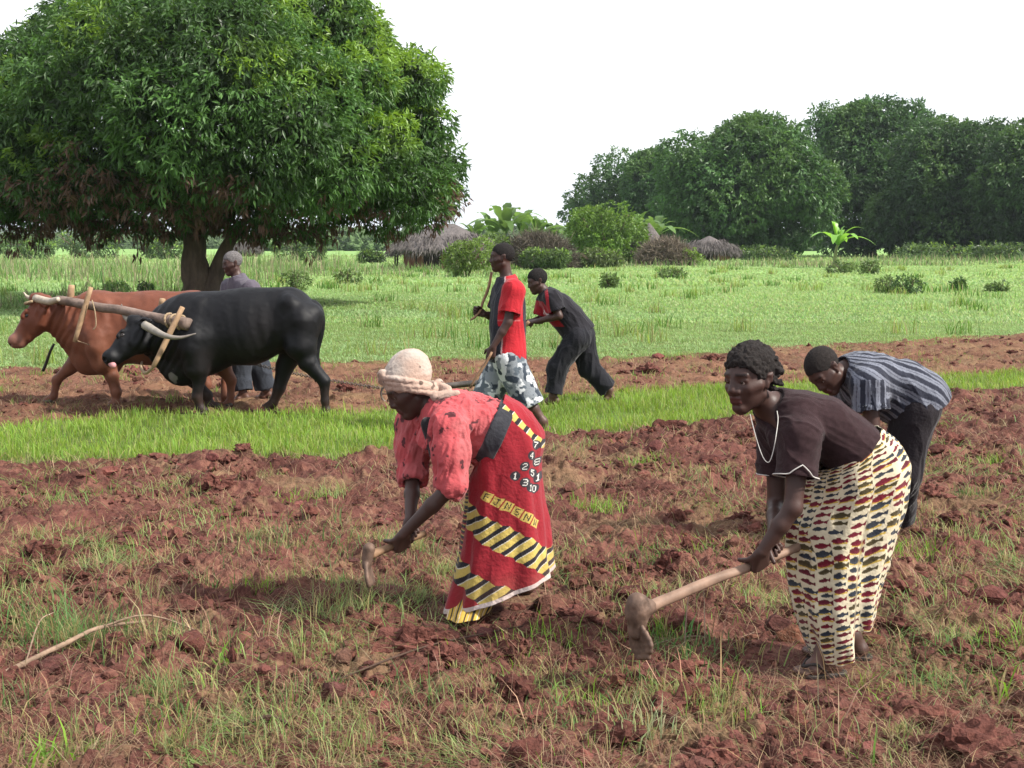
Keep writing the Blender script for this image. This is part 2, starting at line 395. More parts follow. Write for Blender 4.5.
def human(J, k=1.0, leg=1.0, arm=1.0, headk=1.0, belly=0.0, nose=1.0, feet=True):
    """primitives of a body by region from joint positions"""
    D = {}
    pel, che, neb, hc = J['pel'], J['che'], J['neb'], J['head']
    spi = J.get('spi', (pel + che) / 2); sd = unit(J['shL'] - J['shR']); hs = unit(J['hipL'] - J['hipR'])
    hr = J.get('hipr', .105)
    T = [RC(J['hipL'] * .8 + pel * .2, J['hipR'] * .8 + pel * .2, hr * k, hr * k, .03),
         RC(pel + hs * .05, spi + sd * .04, .10 * k, .094 * k, .05), RC(pel - hs * .05, spi - sd * .04, .10 * k, .094 * k, .05),
         RC(spi + sd * .045, che + sd * .065, .094 * k, .10 * k, .05), RC(spi - sd * .045, che - sd * .065, .094 * k, .10 * k, .05),
         RC(che, neb, .10 * k, .06 * k, .05)]
    up2 = che * .35 + neb * .65
    for q in ('L', 'R'): T.append(RC(up2, J['sh' + q], .065 * k, .058 * k, .04))
    if belly: T.append(RC(spi + belly, spi + belly, .08, .08, .06))
    D['torso'] = T; D['armL'], D['armR'], D['legs'], D['hands'], D['feet'] = [], [], [], [], []
    for q in ('L', 'R'):
        sh, el, wr = J['sh' + q], J['el' + q], J['wr' + q]
        D['arm' + q] = [RC(sh, el, .050 * k * arm, .039 * k * arm, .02), RC(el, el * .6 + wr * .4, .04 * k * arm, .037 * k * arm, .015), RC(el * .6 + wr * .4, wr, .037 * k * arm, .0255 * k, .015)]
        hp, kn, an = J['hip' + q], J['kn' + q], J['an' + q]
        D['legs'] += [RC(hp, kn, hr * .84 * k * leg, .056 * k * leg, .03), RC(kn, kn * .6 + an * .4, .054 * k * leg, .052 * k * leg, .02), RC(kn * .6 + an * .4, an, .052 * k * leg, .033 * k, .02)]
        if feet: D['feet'] += foot_prims(an, J['toe' + q])
        h = J.get('hand' + q)
        if h: D['hands'] += hand_prims(wr, *h)
    f, u = J['hf'], J['hu']; hf, hu, hsd = frame(f, u)
    D['neck'] = [RC(neb, hc - hu * .05 * headk - hf * .018, .057 * k, .052 * k, .03)]
    D['head'] = head_prims(hc, hf, hu, headk, nose=nose)
    D['hfr'] = (hf, hu, hsd); D['hc'] = hc; D['hk'] = headk
    return D
def body_obj(D, J, root, vox, mat, skin, name='body'):
    pr = D['torso'] + D['neck'] + D['armL'] + D['armR'] + D['legs'] + D['feet'] + D['head'] + D['hands']
    hf, hu, hs = D['hfr']; hc = D['hc']; k = D['hk']; sk = np.array(skin, np.float32)
    def color(v, n):
        c = np.tile(sk, (len(v), 1)); r = (v - hc) / k; a, b, d = r @ hf, r @ hs, r @ hu
        near = (a ** 2 + b ** 2 + d ** 2) < .15 ** 2
        lip = near & (a > .07) & (np.abs(b) < .024) & (d > -.075) & (d < -.048); c[lip] = sk * V(1.25, .85, .95)
        brow = near & (a > .05) & (np.abs(np.abs(b) - .031) < .02) & (np.abs(d - .028) < .005); c[brow] = sk * .4
        # dusty red soil on hands and feet
        for q in ('L', 'R'):
            dd = np.linalg.norm(v - J['toe' + q], axis=1); w = .35 * (1 - sstep(.1, .3, dd))[:, None] * (noise3(v * 30)[:, None] * .5 + .6)
            c = c * (1 - w) + V(.22, .11, .075) * w
        return c
    return solid_obj(name, pr, vox, mat, root, color, smooth=1)
def eyes(D, root, look=V(0, 0, 0)):
    hf, hu, hs = D['hfr']; k = D['hk']
    for e in (1, -1):
        c = D['hc'] + (hf * .0655 + hs * e * .031 + hu * .002) * k; r = .0128 * k
        # small ball with a dark iris facing forward
        th = np.linspace(0, pi, 13)[:, None]; ph = (np.arange(16) * 2 * pi / 16)[None]
        ax = unit(hf + look); a2 = unit(np.cross(ax, hu)); a3 = np.cross(ax, a2)
        v = c + r * (np.cos(th)[..., None] * ax + np.sin(th)[..., None] * (np.cos(ph)[..., None] * a2 + np.sin(ph)[..., None] * a3)); v = v.reshape(-1, 3)
        i = np.arange(12)[:, None] * 16; j = np.arange(16)[None]; q = np.stack([i + j, i + 16 + j, i + 16 + (j + 1) % 16, i + (j + 1) % 16], -1).reshape(-1, 4)
        col = np.tile(V(.42, .36, .32), (len(v), 1)); cc = (v - c) @ ax / r; col[cc > .72] = (.02, .01, .008)
        mesh('eye', v, q.ravel(), np.full(len(q), 4), M['eye'], root, col)
def hair_obj(D, root, mat, thick=.012, low=-.02, front=.062, amp=.006, freq=90, extra=(), vox=.004, color=(.012, .01, .01), name='hair', temple=.0):
    hf, hu, hs = D['hfr']; k = D['hk']; hc = D['hc']; A = np.stack([hf, hs, hu])
    q = lambda a, b, d: hc + (hf * a + hs * b + hu * d) * k
    pr = [EL(q(-.017, 0, .036), A, (V(.094, .074, .084) + thick) * k, .01)] + list(extra)
    # cut the face and the neck free
    pr += [sub(CY(q(front, 0, -.2), q(front + .2, 0, -.2 + .2 * .0), .001), .004)]
    pr = pr[:-1]
    pr += [sub(RC(q(.1, -.05, -.015), q(.1, .05, -.015), .072 * k, .072 * k, .004), .01),
           sub(RC(q(.03, -.12, -.055), q(.03, .12, -.055), .058 * k, .058 * k), .01),
           sub(RC(q(-.05, -.1, -.11), q(-.05, .1, -.11), (.085 + low) * k, (.085 + low) * k), .01)]
    return solid_obj(name, pr, vox, mat, root, color, disp=lambda v, n: amp * noise3(v * freq, 3) + amp * .5 * noise3(v * freq * 2.3, 4), smooth=0)
def sleeve(sh, el, cuff, r0, r1, r2, flat=True, carve=.03):
    """a sleeve from shoulder over elbow (may be None) to the cuff, open at the cuff"""
    pts = [sh] + ([el] if el is not None else []) + [cuff]; rs = [r0] + ([r1] if el is not None else []) + [r2]
    d = unit(pts[-1] - pts[-2]); end = cuff + d * .03
    L = []
    for i in range(len(pts) - 1):
        b = end if i == len(pts) - 2 else pts[i + 1]
        L.append(RC(pts[i], b, rs[i], rs[i + 1], .03))
    L += [sub(CY(cuff, cuff + d * .16, r2 + .035), .003), sub(CY(cuff - d * carve, cuff + d * .01, r2 - .009), .004)]
    return L
def cut_below(c, d, r=.3, L=.4, carve=0, ri=.1):
    d = unit(d); o = [sub(CY(c, c + d * L, r), .003)]
    return o
def loft(rings, nu, nv, color, fold=None, hem=None, wv=None, side=None, sq=1.0):
    """rings: list of (front, back, halfwidth, widthdir). returns grid mesh with u around (0 front edge, .5 back, via the near side), v down"""
    n = len(rings); F = crs([r[0] for r in rings], 24); B = crs([r[1] for r in rings], 24)
    W = np.interp(np.linspace(0, n - 1, len(F)), range(n), [r[2] for r in rings]); Wd = V(0, -1, 0) if side is None else side
    u = np.linspace(0, 1, nu, endpoint=False); t = u * 2 * pi; vs = []
    vv = np.linspace(0, 1, nv); VV, UU = np.meshgrid(vv, u, indexing='ij')
    Vh = VV * (hem(UU) if hem is not None else 1.0)
    x = Vh * (len(F) - 1); i0 = np.clip(np.floor(x).astype(int), 0, len(F) - 2); fr = x - i0
    f = F[i0] * (1 - fr)[..., None] + F[i0 + 1] * fr[..., None]; b = B[i0] * (1 - fr)[..., None] + B[i0 + 1] * fr[..., None]
    w = W[i0] * (1 - fr) + W[i0 + 1] * fr
    c = (f + b) / 2; a = (f - b) / 2; T = UU * 2 * pi
    k = 1 + (fold(UU, Vh) if fold is not None else 0)
    ct = np.sign(np.cos(T)) * np.abs(np.cos(T)) ** sq; st = np.sign(np.sin(T)) * np.abs(np.sin(T)) ** sq
    pos = c + a * (ct * k)[..., None] + Wd * (w * st * k)[..., None]
    v = pos.reshape(-1, 3)
    i = np.arange(nv - 1)[:, None] * nu; j = np.arange(nu)[None]; j2 = (j + 1) % nu
    q = np.stack([i + j, i + nu + j, i + nu + j2, i + j2], -1).reshape(-1, 4)
    col = color(UU.ravel(), Vh.ravel(), v)
    v = v + vnormals(v, q) * folds(.0075, 8, V(0, 0, 1), .35, 17, .45)(v, None)[:, None]
    return v, q, col
def add_solidify(o, th=.004):
    m = o.modifiers.new('s', 'SOLIDIFY'); m.thickness = th; m.offset = 0; return o

M = {}
M['skin'] = mat_attr('skin', rough=.5, bscale=160, bstr=.25, bdist=.002, var=.14, vscale=14, spec=.33)
M['eye'] = mat_attr('eye', rough=.15, bstr=0, var=0, spec=.5)
M['hair'] = mat_attr('hair', rough=.85, bscale=420, bstr=1.0, bdist=.006, var=.3, vscale=60, spec=.2)
M['cloth'] = mat_attr('cloth', rough=.9, bscale=70, bstr=.55, bdist=.008, var=.10, vscale=9, spec=.15, sheen=.15)
M['knit'] = mat_attr('knit', rough=.95, bscale=350, bstr=.8, bdist=.004, var=.22, vscale=55, spec=.1, sheen=.08)
M['wood'] = mat_col('wood', (.22, .13, .075), rough=.7, bscale=40, bstr=.5, bdist=.004, var=.4, vscale=10, stretch=(1, 1, 1))
M['paintwood'] = mat_attr('worn_wood', rough=.75, bscale=90, bstr=.5, bdist=.004, var=.35, vscale=25)
M['iron'] = mat_col('rusty_iron', (.12, .075, .055), rough=.65, bscale=90, bstr=.5, bdist=.003, var=.5, vscale=20, spec=.4, metal=.3)
M['hide'] = mat_attr('hide', rough=.5, bscale=300, bstr=.5, bdist=.004, var=.18, vscale=9, spec=.2)
M['horn'] = mat_attr('horn', rough=.45, bscale=90, bstr=.2, bdist=.003, var=.2, vscale=30, spec=.4)
M['rope'] = mat_col('rope', (.3, .22, .14), rough=.9, bscale=200, bstr=.8, bdist=.004, var=.3, vscale=60)
M['leather'] = mat_col('black_rubber', (.03, .026, .024), rough=.6, bscale=80, bstr=.3, bdist=.003, var=.3, vscale=20)
# ------------------------------------------------------------------ sky and sun
SUN_EL, SUN_AZ = radians(42), radians(108)      # azimuth of the sun's place, clockwise from +Y
w = bpy.data.worlds.new("World"); scene.world = w; w.use_nodes = True; nt = w.node_tree
bg = nt.nodes['Background']
sky = nt.nodes.new('ShaderNodeTexSky'); sky.sky_type = 'NISHITA'; sky.sun_disc = False; sky.sun_elevation = SUN_EL; sky.sun_rotation = SUN_AZ
sky.dust_density = 3.0; sky.air_density = 1.0
tc = nt.nodes.new('ShaderNodeTexCoord'); mp = nt.nodes.new('ShaderNodeMapping'); mp.inputs['Scale'].default_value = (1, 1, 3.5)
nz = nt.nodes.new('ShaderNodeTexNoise'); nz.inputs['Scale'].default_value = 1.6; nz.inputs['Detail'].default_value = 5
nt.links.new(tc.outputs['Generated'], mp.inputs[0]); nt.links.new(mp.outputs[0], nz.inputs['Vector'])
cr = nt.nodes.new('ShaderNodeValToRGB'); e = cr.color_ramp.elements; e[0].position = .36; e[1].position = .6
e[0].color = (7.7, 8.1, 9.2, 1); e[1].color = (12.4, 12.8, 13.4, 1)
nt.links.new(nz.outputs['Fac'], cr.inputs['Fac'])
mx = nt.nodes.new('ShaderNodeMix'); mx.data_type = 'RGBA'; mx.inputs['Factor'].default_value = .93
nt.links.new(sky.outputs[0], mx.inputs['A']); nt.links.new(cr.outputs['Color'], mx.inputs['B'])
nt.links.new(mx.outputs['Result'], bg.inputs['Color']); bg.inputs['Strength'].default_value = .068
sd = bpy.data.lights.new('sun', 'SUN'); so = bpy.data.objects.new('sun', sd); COL.objects.link(so)
sd.energy = 4.9; sd.angle = radians(4.0); sd.color = (1, .95, .86)
sv = Vector((math.sin(SUN_AZ) * math.cos(SUN_EL), math.cos(SUN_AZ) * math.cos(SUN_EL), math.sin(SUN_EL)))
so.rotation_euler = sv.to_track_quat('Z', 'Y').to_euler(); so.location = (20, -20, 30)
vs = scene.view_settings; vs.view_transform = 'Standard'; vs.look = 'None'; vs.exposure = .80; vs.gamma = 1
# ------------------------------------------------------------------ woman in the fish print skirt
SKIN = (.052, .026, .021)
def ZG(x, y): return V(x, y, 0.0)
def gp(px, py, z=0.0): return G(px, py, z)
FEET = []                                # spots where the soil is trodden level
def woman_fish():
    Y0 = 4.86
    J = {'hipr': .08}
    p = lambda x, y, d=0: P(x, y, Y0 + d)
    J['pel'] = p(858, 456); J['hipL'] = p(862, 468, -.08); J['hipR'] = p(864, 464, .08)
    J['spi'] = p(822, 424, -.02); J['che'] = p(795, 418, -.03); J['neb'] = p(769, 407, -.04)
    J['shL'] = p(800, 436, -.18); J['shR'] = p(776, 432, .12)
    J['elL'] = p(793, 508, -.24); J['wrL'] = p(752, 549, -.20)
    J['elR'] = p(776, 505, .10); J['wrR'] = p(776, 545, .0)
    J['head'] = p(749, 379, -.11)
    f = V(-.74, -.64, -.10); J['hf'] = f; J['hu'] = V(-.05, .02, 1)
    tL = gp(797, 676); aL = gp(825, 674) ; aL[2] = .085
    J['toeL'] = V(*tL); J['toeL'][2] = 0.0; J['anL'] = aL + V(.0, .0, 0)
    tR = gp(804, 655); J['toeR'] = V(tR[0], tR[1], 0.0); aR = gp(850, 657); aR[2] = .085; J['anR'] = aR
    J['knL'] = p(832, 566, -.07); J['knR'] = p(852, 560, .08)
    hd = unit(P(740, 562, Y0 - .2) - P(752, 549, Y0 - .2))
    hoe_a, hoe_b = P(776, 556, Y0 - .13), P(637, 612, Y0 - .42)
    hx = unit(hoe_b - hoe_a)
    dn = unit(V(-.45, .12, -.9)); dn = unit(dn - hx * (dn @ hx))
    pn = np.cross(hx, dn); pn = pn * np.sign(pn @ V(0, 1, 0))
    hp = hoe_a + hx * .10; hp2 = hoe_a + hx * .0
    J['wrL'] = hp - dn * .085 - pn * .03 ; J['wrR'] = hp2 - dn * .085 + pn * .03
    J['handL'] = (dn, pn, hx, (75, 85, 50), .92, (.6, .8, .6, .3)); J['handR'] = (dn, -pn, hx, (75, 85, 50), .92, (.6, .8, .6, .3))
    root = thing('person', 'woman in cream fish print skirt and brown knit top, bending over a long hoe', 'person', (J['anL'] + J['anR']) / 2 * V(1, 1, 0))
    FEET.extend([(J['toeL'] + J['anL']) / 2, (J['toeR'] + J['anR']) / 2])
    D = human(J, k=.84, leg=1.0, headk=1.05, nose=1.2)
    body_obj(D, J, root, .004, M['skin'], SKIN)
    eyes(D, root, V(-.25, -.1, 0))
    hf, hu, hs = D['hfr']; hc = D['hc']; k = D['hk']
    q = lambda a, b, d: hc + (hf * a + hs * b + hu * d) * k
    ex = [RC(q(-.03, 0, .08), q(-.06, 0, .06), .044, .04, .03)]
    for i in range(6):
        a = .1 - i * .034; b = .05 + .01 * (i % 2)
        ex.append(RC(q(-.06, a * .7, .06 - .0 * i), q(-.092 - .010 * (i % 3), a * .7, .02 - .02 * (i % 2)), .017, .011, .006))
        ex.append(RC(q(-.03, (.07 if i % 2 else -.07), .06 - .02 * i), q(-.07, (.085 if i % 2 else -.085), .04 - .022 * i), .016, .011, .005))
    hair_obj(D, root, M['hair'], thick=.010, amp=.0055, freq=75, extra=ex, vox=.0035, color=(.022, .018, .017))
    # top
    th = unit(J['pel'] - J['spi'])
    hem = p(848, 447, 0); hd_ = unit(J['pel'] - J['che'])
    T = infl(D['torso'], .012) + [RC(p(843, 440, -.04), p(862, 458, -.05), .104, .112, .04, None), RC(p(843, 440, .04), p(862, 458, .05), .104, .112, .04, None)]
    T += [RC(p(785, 440, -.10), p(800, 452, -.08), .066, .06, .05), RC(p(778, 436, .05), p(790, 450, .05), .06, .06, .05)]
    T += sleeve(J['shL'], None, J['shL'] * .42 + J['elL'] * .58, .073, 0, .078) + sleeve(J['shR'], None, J['shR'] * .42 + J['elR'] * .58, .07, 0, .072)
    T += cut_below(p(851, 452, 0), V(.67, 0, -.74), r=.27)
    T += [sub(RC(J['neb'] - hf * .0 + V(-.04, -.03, .05), J['neb'] + V(-.09, -.10, .0), .085, .07), .01),
          sub(RC(J['neb'] + V(-.04, -.05, -.0), p(776, 432, -.15), .05, .012), .01)]
    brown = V(.032, .018, .020)
    top = solid_obj('knit_top', T, .0045, M['knit'], root, lambda v, n: np.tile(brown, (len(v), 1)), disp=folds(.007, 15, V(.8, 0, -.4), .3, 2), smooth=1)
    # white necklace cords and the white edging of the sleeve
    M['whitecord'] = mat_col('white_cord', (.5, .48, .45), rough=.7, bscale=100, bstr=.2, var=.1)
    tube('necklace', [p(750, 414, -.16), p(754, 430, -.185), p(759, 447, -.2), p(764, 459, -.215), p(769, 462, -.225), p(773, 452, -.22), p(776, 436, -.215), p(778, 420, -.17), p(777, 411, -.14)], [.0016] * 9, M['whitecord'], root, 6, 5)
    for q_, rr, s in (('L', .079, 1), ('R', .073, 1)):
        sh, el = J['sh' + q_], J['el' + q_]; c = sh * .42 + el * .58; d = unit(el - sh); a = unit(np.cross(d, V(0, 1, 0))); b = np.cross(d, a)
        if q_ == 'L':
            pts = []
            for i in range(37):
                t_ = i / 36 * 2 * pi; dz = .0 - .038 * max(0, 1 - abs(((t_ - pi * .5 + pi) % (2 * pi)) - pi) / .55) ** .8
                pts.append(c + (a * math.cos(t_) + b * math.sin(t_)) * (rr + .0045) + d * (dz - .003))
            tube('sleeve_piping', pts, [.0024] * len(pts), M['whitecord'], top, 5, 1)
        else:
            pts = [c + (a * math.cos(t_) + b * math.sin(t_)) * (rr + .002) - d * .003 for t_ in np.linspace(0, 2 * pi, 30)]
            tube('sleeve_piping', pts, [.0022] * len(pts), M['whitecord'], top, 5, 1)
    # skirt
    R = [(p(818, 470), p(878, 428), .155), (p(809, 482), p(895, 441), .165), (p(803, 500), p(905, 463), .18), (p(793, 522, -.01), p(904, 496, -.01), .18), (p(790, 548, -.02), p(894, 530, -.02), .18),
         (p(792, 578, -.03), p(884, 563, -.03), .185), (p(796, 606, -.05), p(878, 590, -.03), .19), (p(803, 630, -.06), p(872, 614, -.03), .18), (p(810, 650, -.07), p(868, 634, -.03), .175), (p(815, 664, -.07), p(866, 650, -.03), .17)]
    def hemf(u): return .935 - .155 * sstep(.265, .28, u) * (1 - sstep(.92, 1, u)) + .008 * np.sin(u * 40)
    def fold(u, v):
        a = .024 + .08 * v
        r = a * (np.sin(u * 2 * pi * 9 + 1.3 * np.sin(v * 3)) * .45 + np.sin(u * 2 * pi * 5 + v * 2 + 1) * .5 + .3 * np.sin(u * 2 * pi * 14 + 4 * v))
        r = r * (1 - .6 * np.exp(-((u - .42) / .12) ** 2) * (1 - v))
        r = r + .035 * sstep(.255, .272, u) * (1 - sstep(.272, .36, u)) * -1 * sstep(.1, .4, v)
        r = r + .03 * np.exp(-(((u - .2) - .25 * (v - .1)) / .03) ** 2) * (1 - sstep(.1, .5, v))
        return r
    cols = np.array([[.11, .01, .02], [.026, .03, .042], [.12, .01, .02], [.03, .034, .042], [.055, .042, .02], [.085, .012, .02]])
    def color(u, v, x):
        c = np.tile(V(.50, .44, .315), (len(u), 1))
        circ = 1.02; Lh = .92; X = u * circ + .034 * noise2(u * 7, v * 6, 4); Yv = v * Lh - .25 * np.abs(u - .25) * .0 + .012 * noise2(u * 14, v * 6, 8)
        cl = np.floor(X / .061).astype(np.int64); Yv = Yv + .0285 * (.5 * (cl % 2) + .35 * _h(cl, cl * 0, cl * 0, 41)); row = np.floor(Yv / .0285); hr = _h(row.astype(np.int64), row.astype(np.int64) * 0, row.astype(np.int64) * 0, 31)
        Lx = .061; xs = X / Lx; cell = np.floor(xs); rv = _h(cell.astype(np.int64), row.astype(np.int64), (row * 0).astype(np.int64), 77)
        rs = _h(cell.astype(np.int64), row.astype(np.int64), (row * 0).astype(np.int64) + 1, 78)
        sc = .62 + .34 * rs
        fx = ((xs - cell - .5) * Lx + .016 * (hr - .5)) / sc * .80; fy = (Yv / .0285 - row - .5) * .0285 / sc * .82 + .007 * (rv - .5); fx = fx * np.where(hr > 2, -1, 1)
        bodym = (np.abs(fx + .006) < .0225) & (np.abs(fy) < .0088 * np.sqrt(np.clip(1 - ((fx + .006) / .0225) ** 2, 0, 1)) ** 1.0 + 0 * fx)
        tail = (fx > .012) & (fx < .0285) & (np.abs(fy) < .0012 + (fx - .012) * .5)
        fin = (np.abs(fx + .002) < .007) & (fy < 0) & (fy > -.0118)
        ci = (rv * 5.99).astype(int); cc = cols[ci]
        top_ = np.where(fy > .002, 1.25, .9)[:, None]
        m = bodym | tail | fin; c[m] = (cc * top_)[m]
        yel = (~m) & (np.abs(fx + .002) < .024) & (fy > .0055) & (fy < .0115) & (rs > .45); c[yel] = (.40, .27, .05)
        soil = sstep(.80, 1.0, v)[:, None] * .35 * (.5 + .5 * noise3(x * 20)[:, None]); c = c * (1 - soil) + V(.2, .1, .07) * soil
        return c
    nu, nv = 520, 380
    v, qd, col = loft(R, nu, nv, color, fold, hemf, sq=1.0)
    o = mesh('skirt', v, qd.ravel(), np.full(len(qd), 4), M['cloth'], root, col); add_solidify(o, .003)
    # sandals
    for q_ in ('L', 'R'):
        t_, a_ = J['toe' + q_], J['an' + q_]; d = unit((t_ - a_) * V(1, 1, 0)); s = V(-d[1], d[0], 0); hl = V(a_[0], a_[1], 0) - d * .05
        so_ = solid_obj('sandal', [RC(hl + V(0, 0, .004), t_ - d * .05 + V(0, 0, .004), .036, .042, .01), sub(CY(hl - d * .1 + V(0, 0, .012), hl - d * .1 + V(0, 0, .15), .6)), ], .004, M['leather'], root, (.05, .04, .035))
        pts = [t_ - d * .02 + s * .0 + V(0, 0, .035), t_ - d * .06 + s * .035 + V(0, 0, .05), t_ - d * .1 + s * .042 + V(0, 0, .02)]
        tube('sandal_strap', pts, [.006] * 3, M['leather'], so_, 6, 4)
        pts = [t_ - d * .02 + V(0, 0, .035), t_ - d * .06 - s * .035 + V(0, 0, .05), t_ - d * .1 - s * .042 + V(0, 0, .02)]
        tube('sandal_strap', pts, [.006] * 3, M['leather'], so_, 6, 4)
    # hoe
    hr_ = thing('hoe', 'long handled hoe with rusty blade gripped by the woman in the fish skirt', 'hoe', hoe_b * V(1, 1, 0) + V(0, 0, .15), 'hoes swung by the two women')
    hh = mat_col('hoe_handle', (.22, .14, .10), rough=.65, bscale=50, bstr=.3, bdist=.003, var=.3, vscale=14)
    ax = hx
    tube('handle', [hoe_a - ax * .12, hoe_a + ax * .15, hoe_a * .5 + hoe_b * .5 + V(0, 0, .006), hoe_b - ax * .06, hoe_b], [.0165, .017, .018, .022, .031], hh, hr_, 14, 4, wob=.12)
    solid_obj('socket', [RC(hoe_b - V(.0, 0, -.035), hoe_b + V(.0, 0, -.07), .036, .031, .02), RC(hoe_b, hoe_b - ax * .05, .036, .03, .03)], .004, M['iron'], hr_, (.1, .07, .05), disp=lambda v, n: .003 * noise3(v * 40))
    # broad hoe blade hanging from the socket and turned back towards the worker
    bd = unit(V(.36, -.1, -.93)); bs = unit(V(.45, -.75, .1)); bs = unit(bs - bd * (bs @ bd)); bn = np.cross(bd, bs)
    c0 = hoe_b + V(0, 0, -.055); pr = []
    for i in range(7):
        t_ = i / 6; cc = c0 + bd * (-.02 + .125 * t_) + bn * (.02 * t_ * t_); wdt = .018 + .045 * math.sin(min(1, t_ * 1.35) * pi / 2) * math.sqrt(max(.12, 1 - max(0, (t_ - .55) / .45) ** 2))
        pr.append(RC(cc - bs * wdt, cc + bs * wdt, .009, .009, .02))
    solid_obj('blade', pr, .0035, M['iron'], hr_, (.1, .07, .05), disp=None)
woman_fish()
# ------------------------------------------------------------------ writing and garment helpers
GLY = {'1': '00100 01100 00100 00100 00100 00100 01110', '2': '01110 10001 00001 00110 01000 10000 11111', '3': '11110 00001 00001 01110 00001 00001 11110',
       '4': '00010 00110 01010 10010 11111 00010 00010', '5': '11111 10000 11110 00001 00001 10001 01110', '7': '11111 00001 00010 00100 00100 01000 01000',
       '8': '01110 10001 10001 01110 10001 10001 01110', '0': '01110 10001 10001 10001 10001 10001 01110', 'F': '11111 10000 10000 11110 10000 10000 10000',
       'J': '00111 00010 00010 00010 00010 10010 01100', 'N': '10001 11001 10101 10101 10011 10001 10001', 'S': '01111 10000 10000 01110 00001 00001 11110', 'W': '10001 10001 10001 10101 10101 11011 10001'}
GLY = {k: np.array([[int(c) for c in r] for r in s.split()]) for k, s in GLY.items()}
def glyph(ch, X, Y, cx, cy, h, ang=0):
    a = radians(ang); x = (X - cx) * math.cos(a) + (Y - cy) * math.sin(a); y = -(X - cx) * math.sin(a) + (Y - cy) * math.cos(a)
    g = GLY[ch]; i = np.floor(x / h * 7 + 2.5).astype(int); j = np.floor(y / h * 7 + 3.5).astype(int)
    ok = (i >= 0) & (i < 5) & (j >= 0) & (j < 7); r = np.zeros(len(X), bool); r[ok] = g[j[ok], i[ok]] > 0; return r
def shoe_less(): pass
def trousers(J, D, root, col, mat, r=(.125, .105, .088), cut=(.0, .0), vox=.007, amp=.009, end='ankle', name='trousers', colf=None, k=1.0, waist=None, wdir=V(0, 0, 1), seed=5):
    T = infl(D['torso'][:3], .016)
    subs = []
    for q in ('L', 'R'):
        hp, kn, an = J['hip' + q], J['kn' + q], J['an' + q]
        if end == 'ankle':
            d = unit(an - kn); e = an - d * .02
            T += [RC(hp, kn, r[0] * k, r[1] * k, .04), RC(kn, e + d * .05, r[1] * k, r[2] * k, .04)]
            subs += [sub(CY(e, e + d * .25, r[2] + .04), .003), sub(CY(e - d * .03, e + d * .01, (r[2] - .012) * k), .003)]
        else:
            d = unit(kn - hp); e = kn + d * .05
            T += [RC(hp, e + d * .04, r[0] * k, r[1] * k, .04)]
            subs += [sub(CY(e, e + d * .25, r[1] + .04), .003), sub(CY(e - d * .04, e + d * .01, (r[1] - .012) * k), .003)]
    T += subs
    if waist is not None: T.append(sub(CY(waist, waist + unit(wdir) * .5, .3), .003))
    return solid_obj(name, T, vox, mat, root, colf or (lambda v, n: np.tile(np.array(col), (len(v), 1))), disp=folds(amp, 11, V(0, 0, 1), .35, seed), smooth=1)
def shirt(J, D, root, color, mat, vox=.007, e=.02, amp=.008, cuff=.6, sr=(.078, .085), hem=None, hdir=None, name='shirt', seed=8, extra=(), freq=12, long=False):
    T = []
    for q in ('L', 'R'):
        sh, el, wr = J['sh' + q], J['el' + q], J['wr' + q]
        if long: T += sleeve(sh, el, el * .12 + wr * .88, sr[0], sr[1], .045)
        else: T += sleeve(sh, None, sh * (1 - cuff) + el * cuff, sr[0], 0, sr[1])
    T += infl(D['torso'], e) + list(extra)
    d = unit(J['pel'] - J['che']) if hdir is None else unit(hdir)
    h = J['pel'] + d * .09 if hem is None else hem
    T += [sub(CY(h, h + d * .4, .32), .003)]
    nd = unit(D['hc'] - J['neb'])
    T += [sub(RC(J['neb'] + nd * .02, J['neb'] + nd * .12, .068, .08), .006)]
    return solid_obj(name, T, vox, mat, root, color, disp=folds(amp, freq, d, .35, seed), smooth=1)

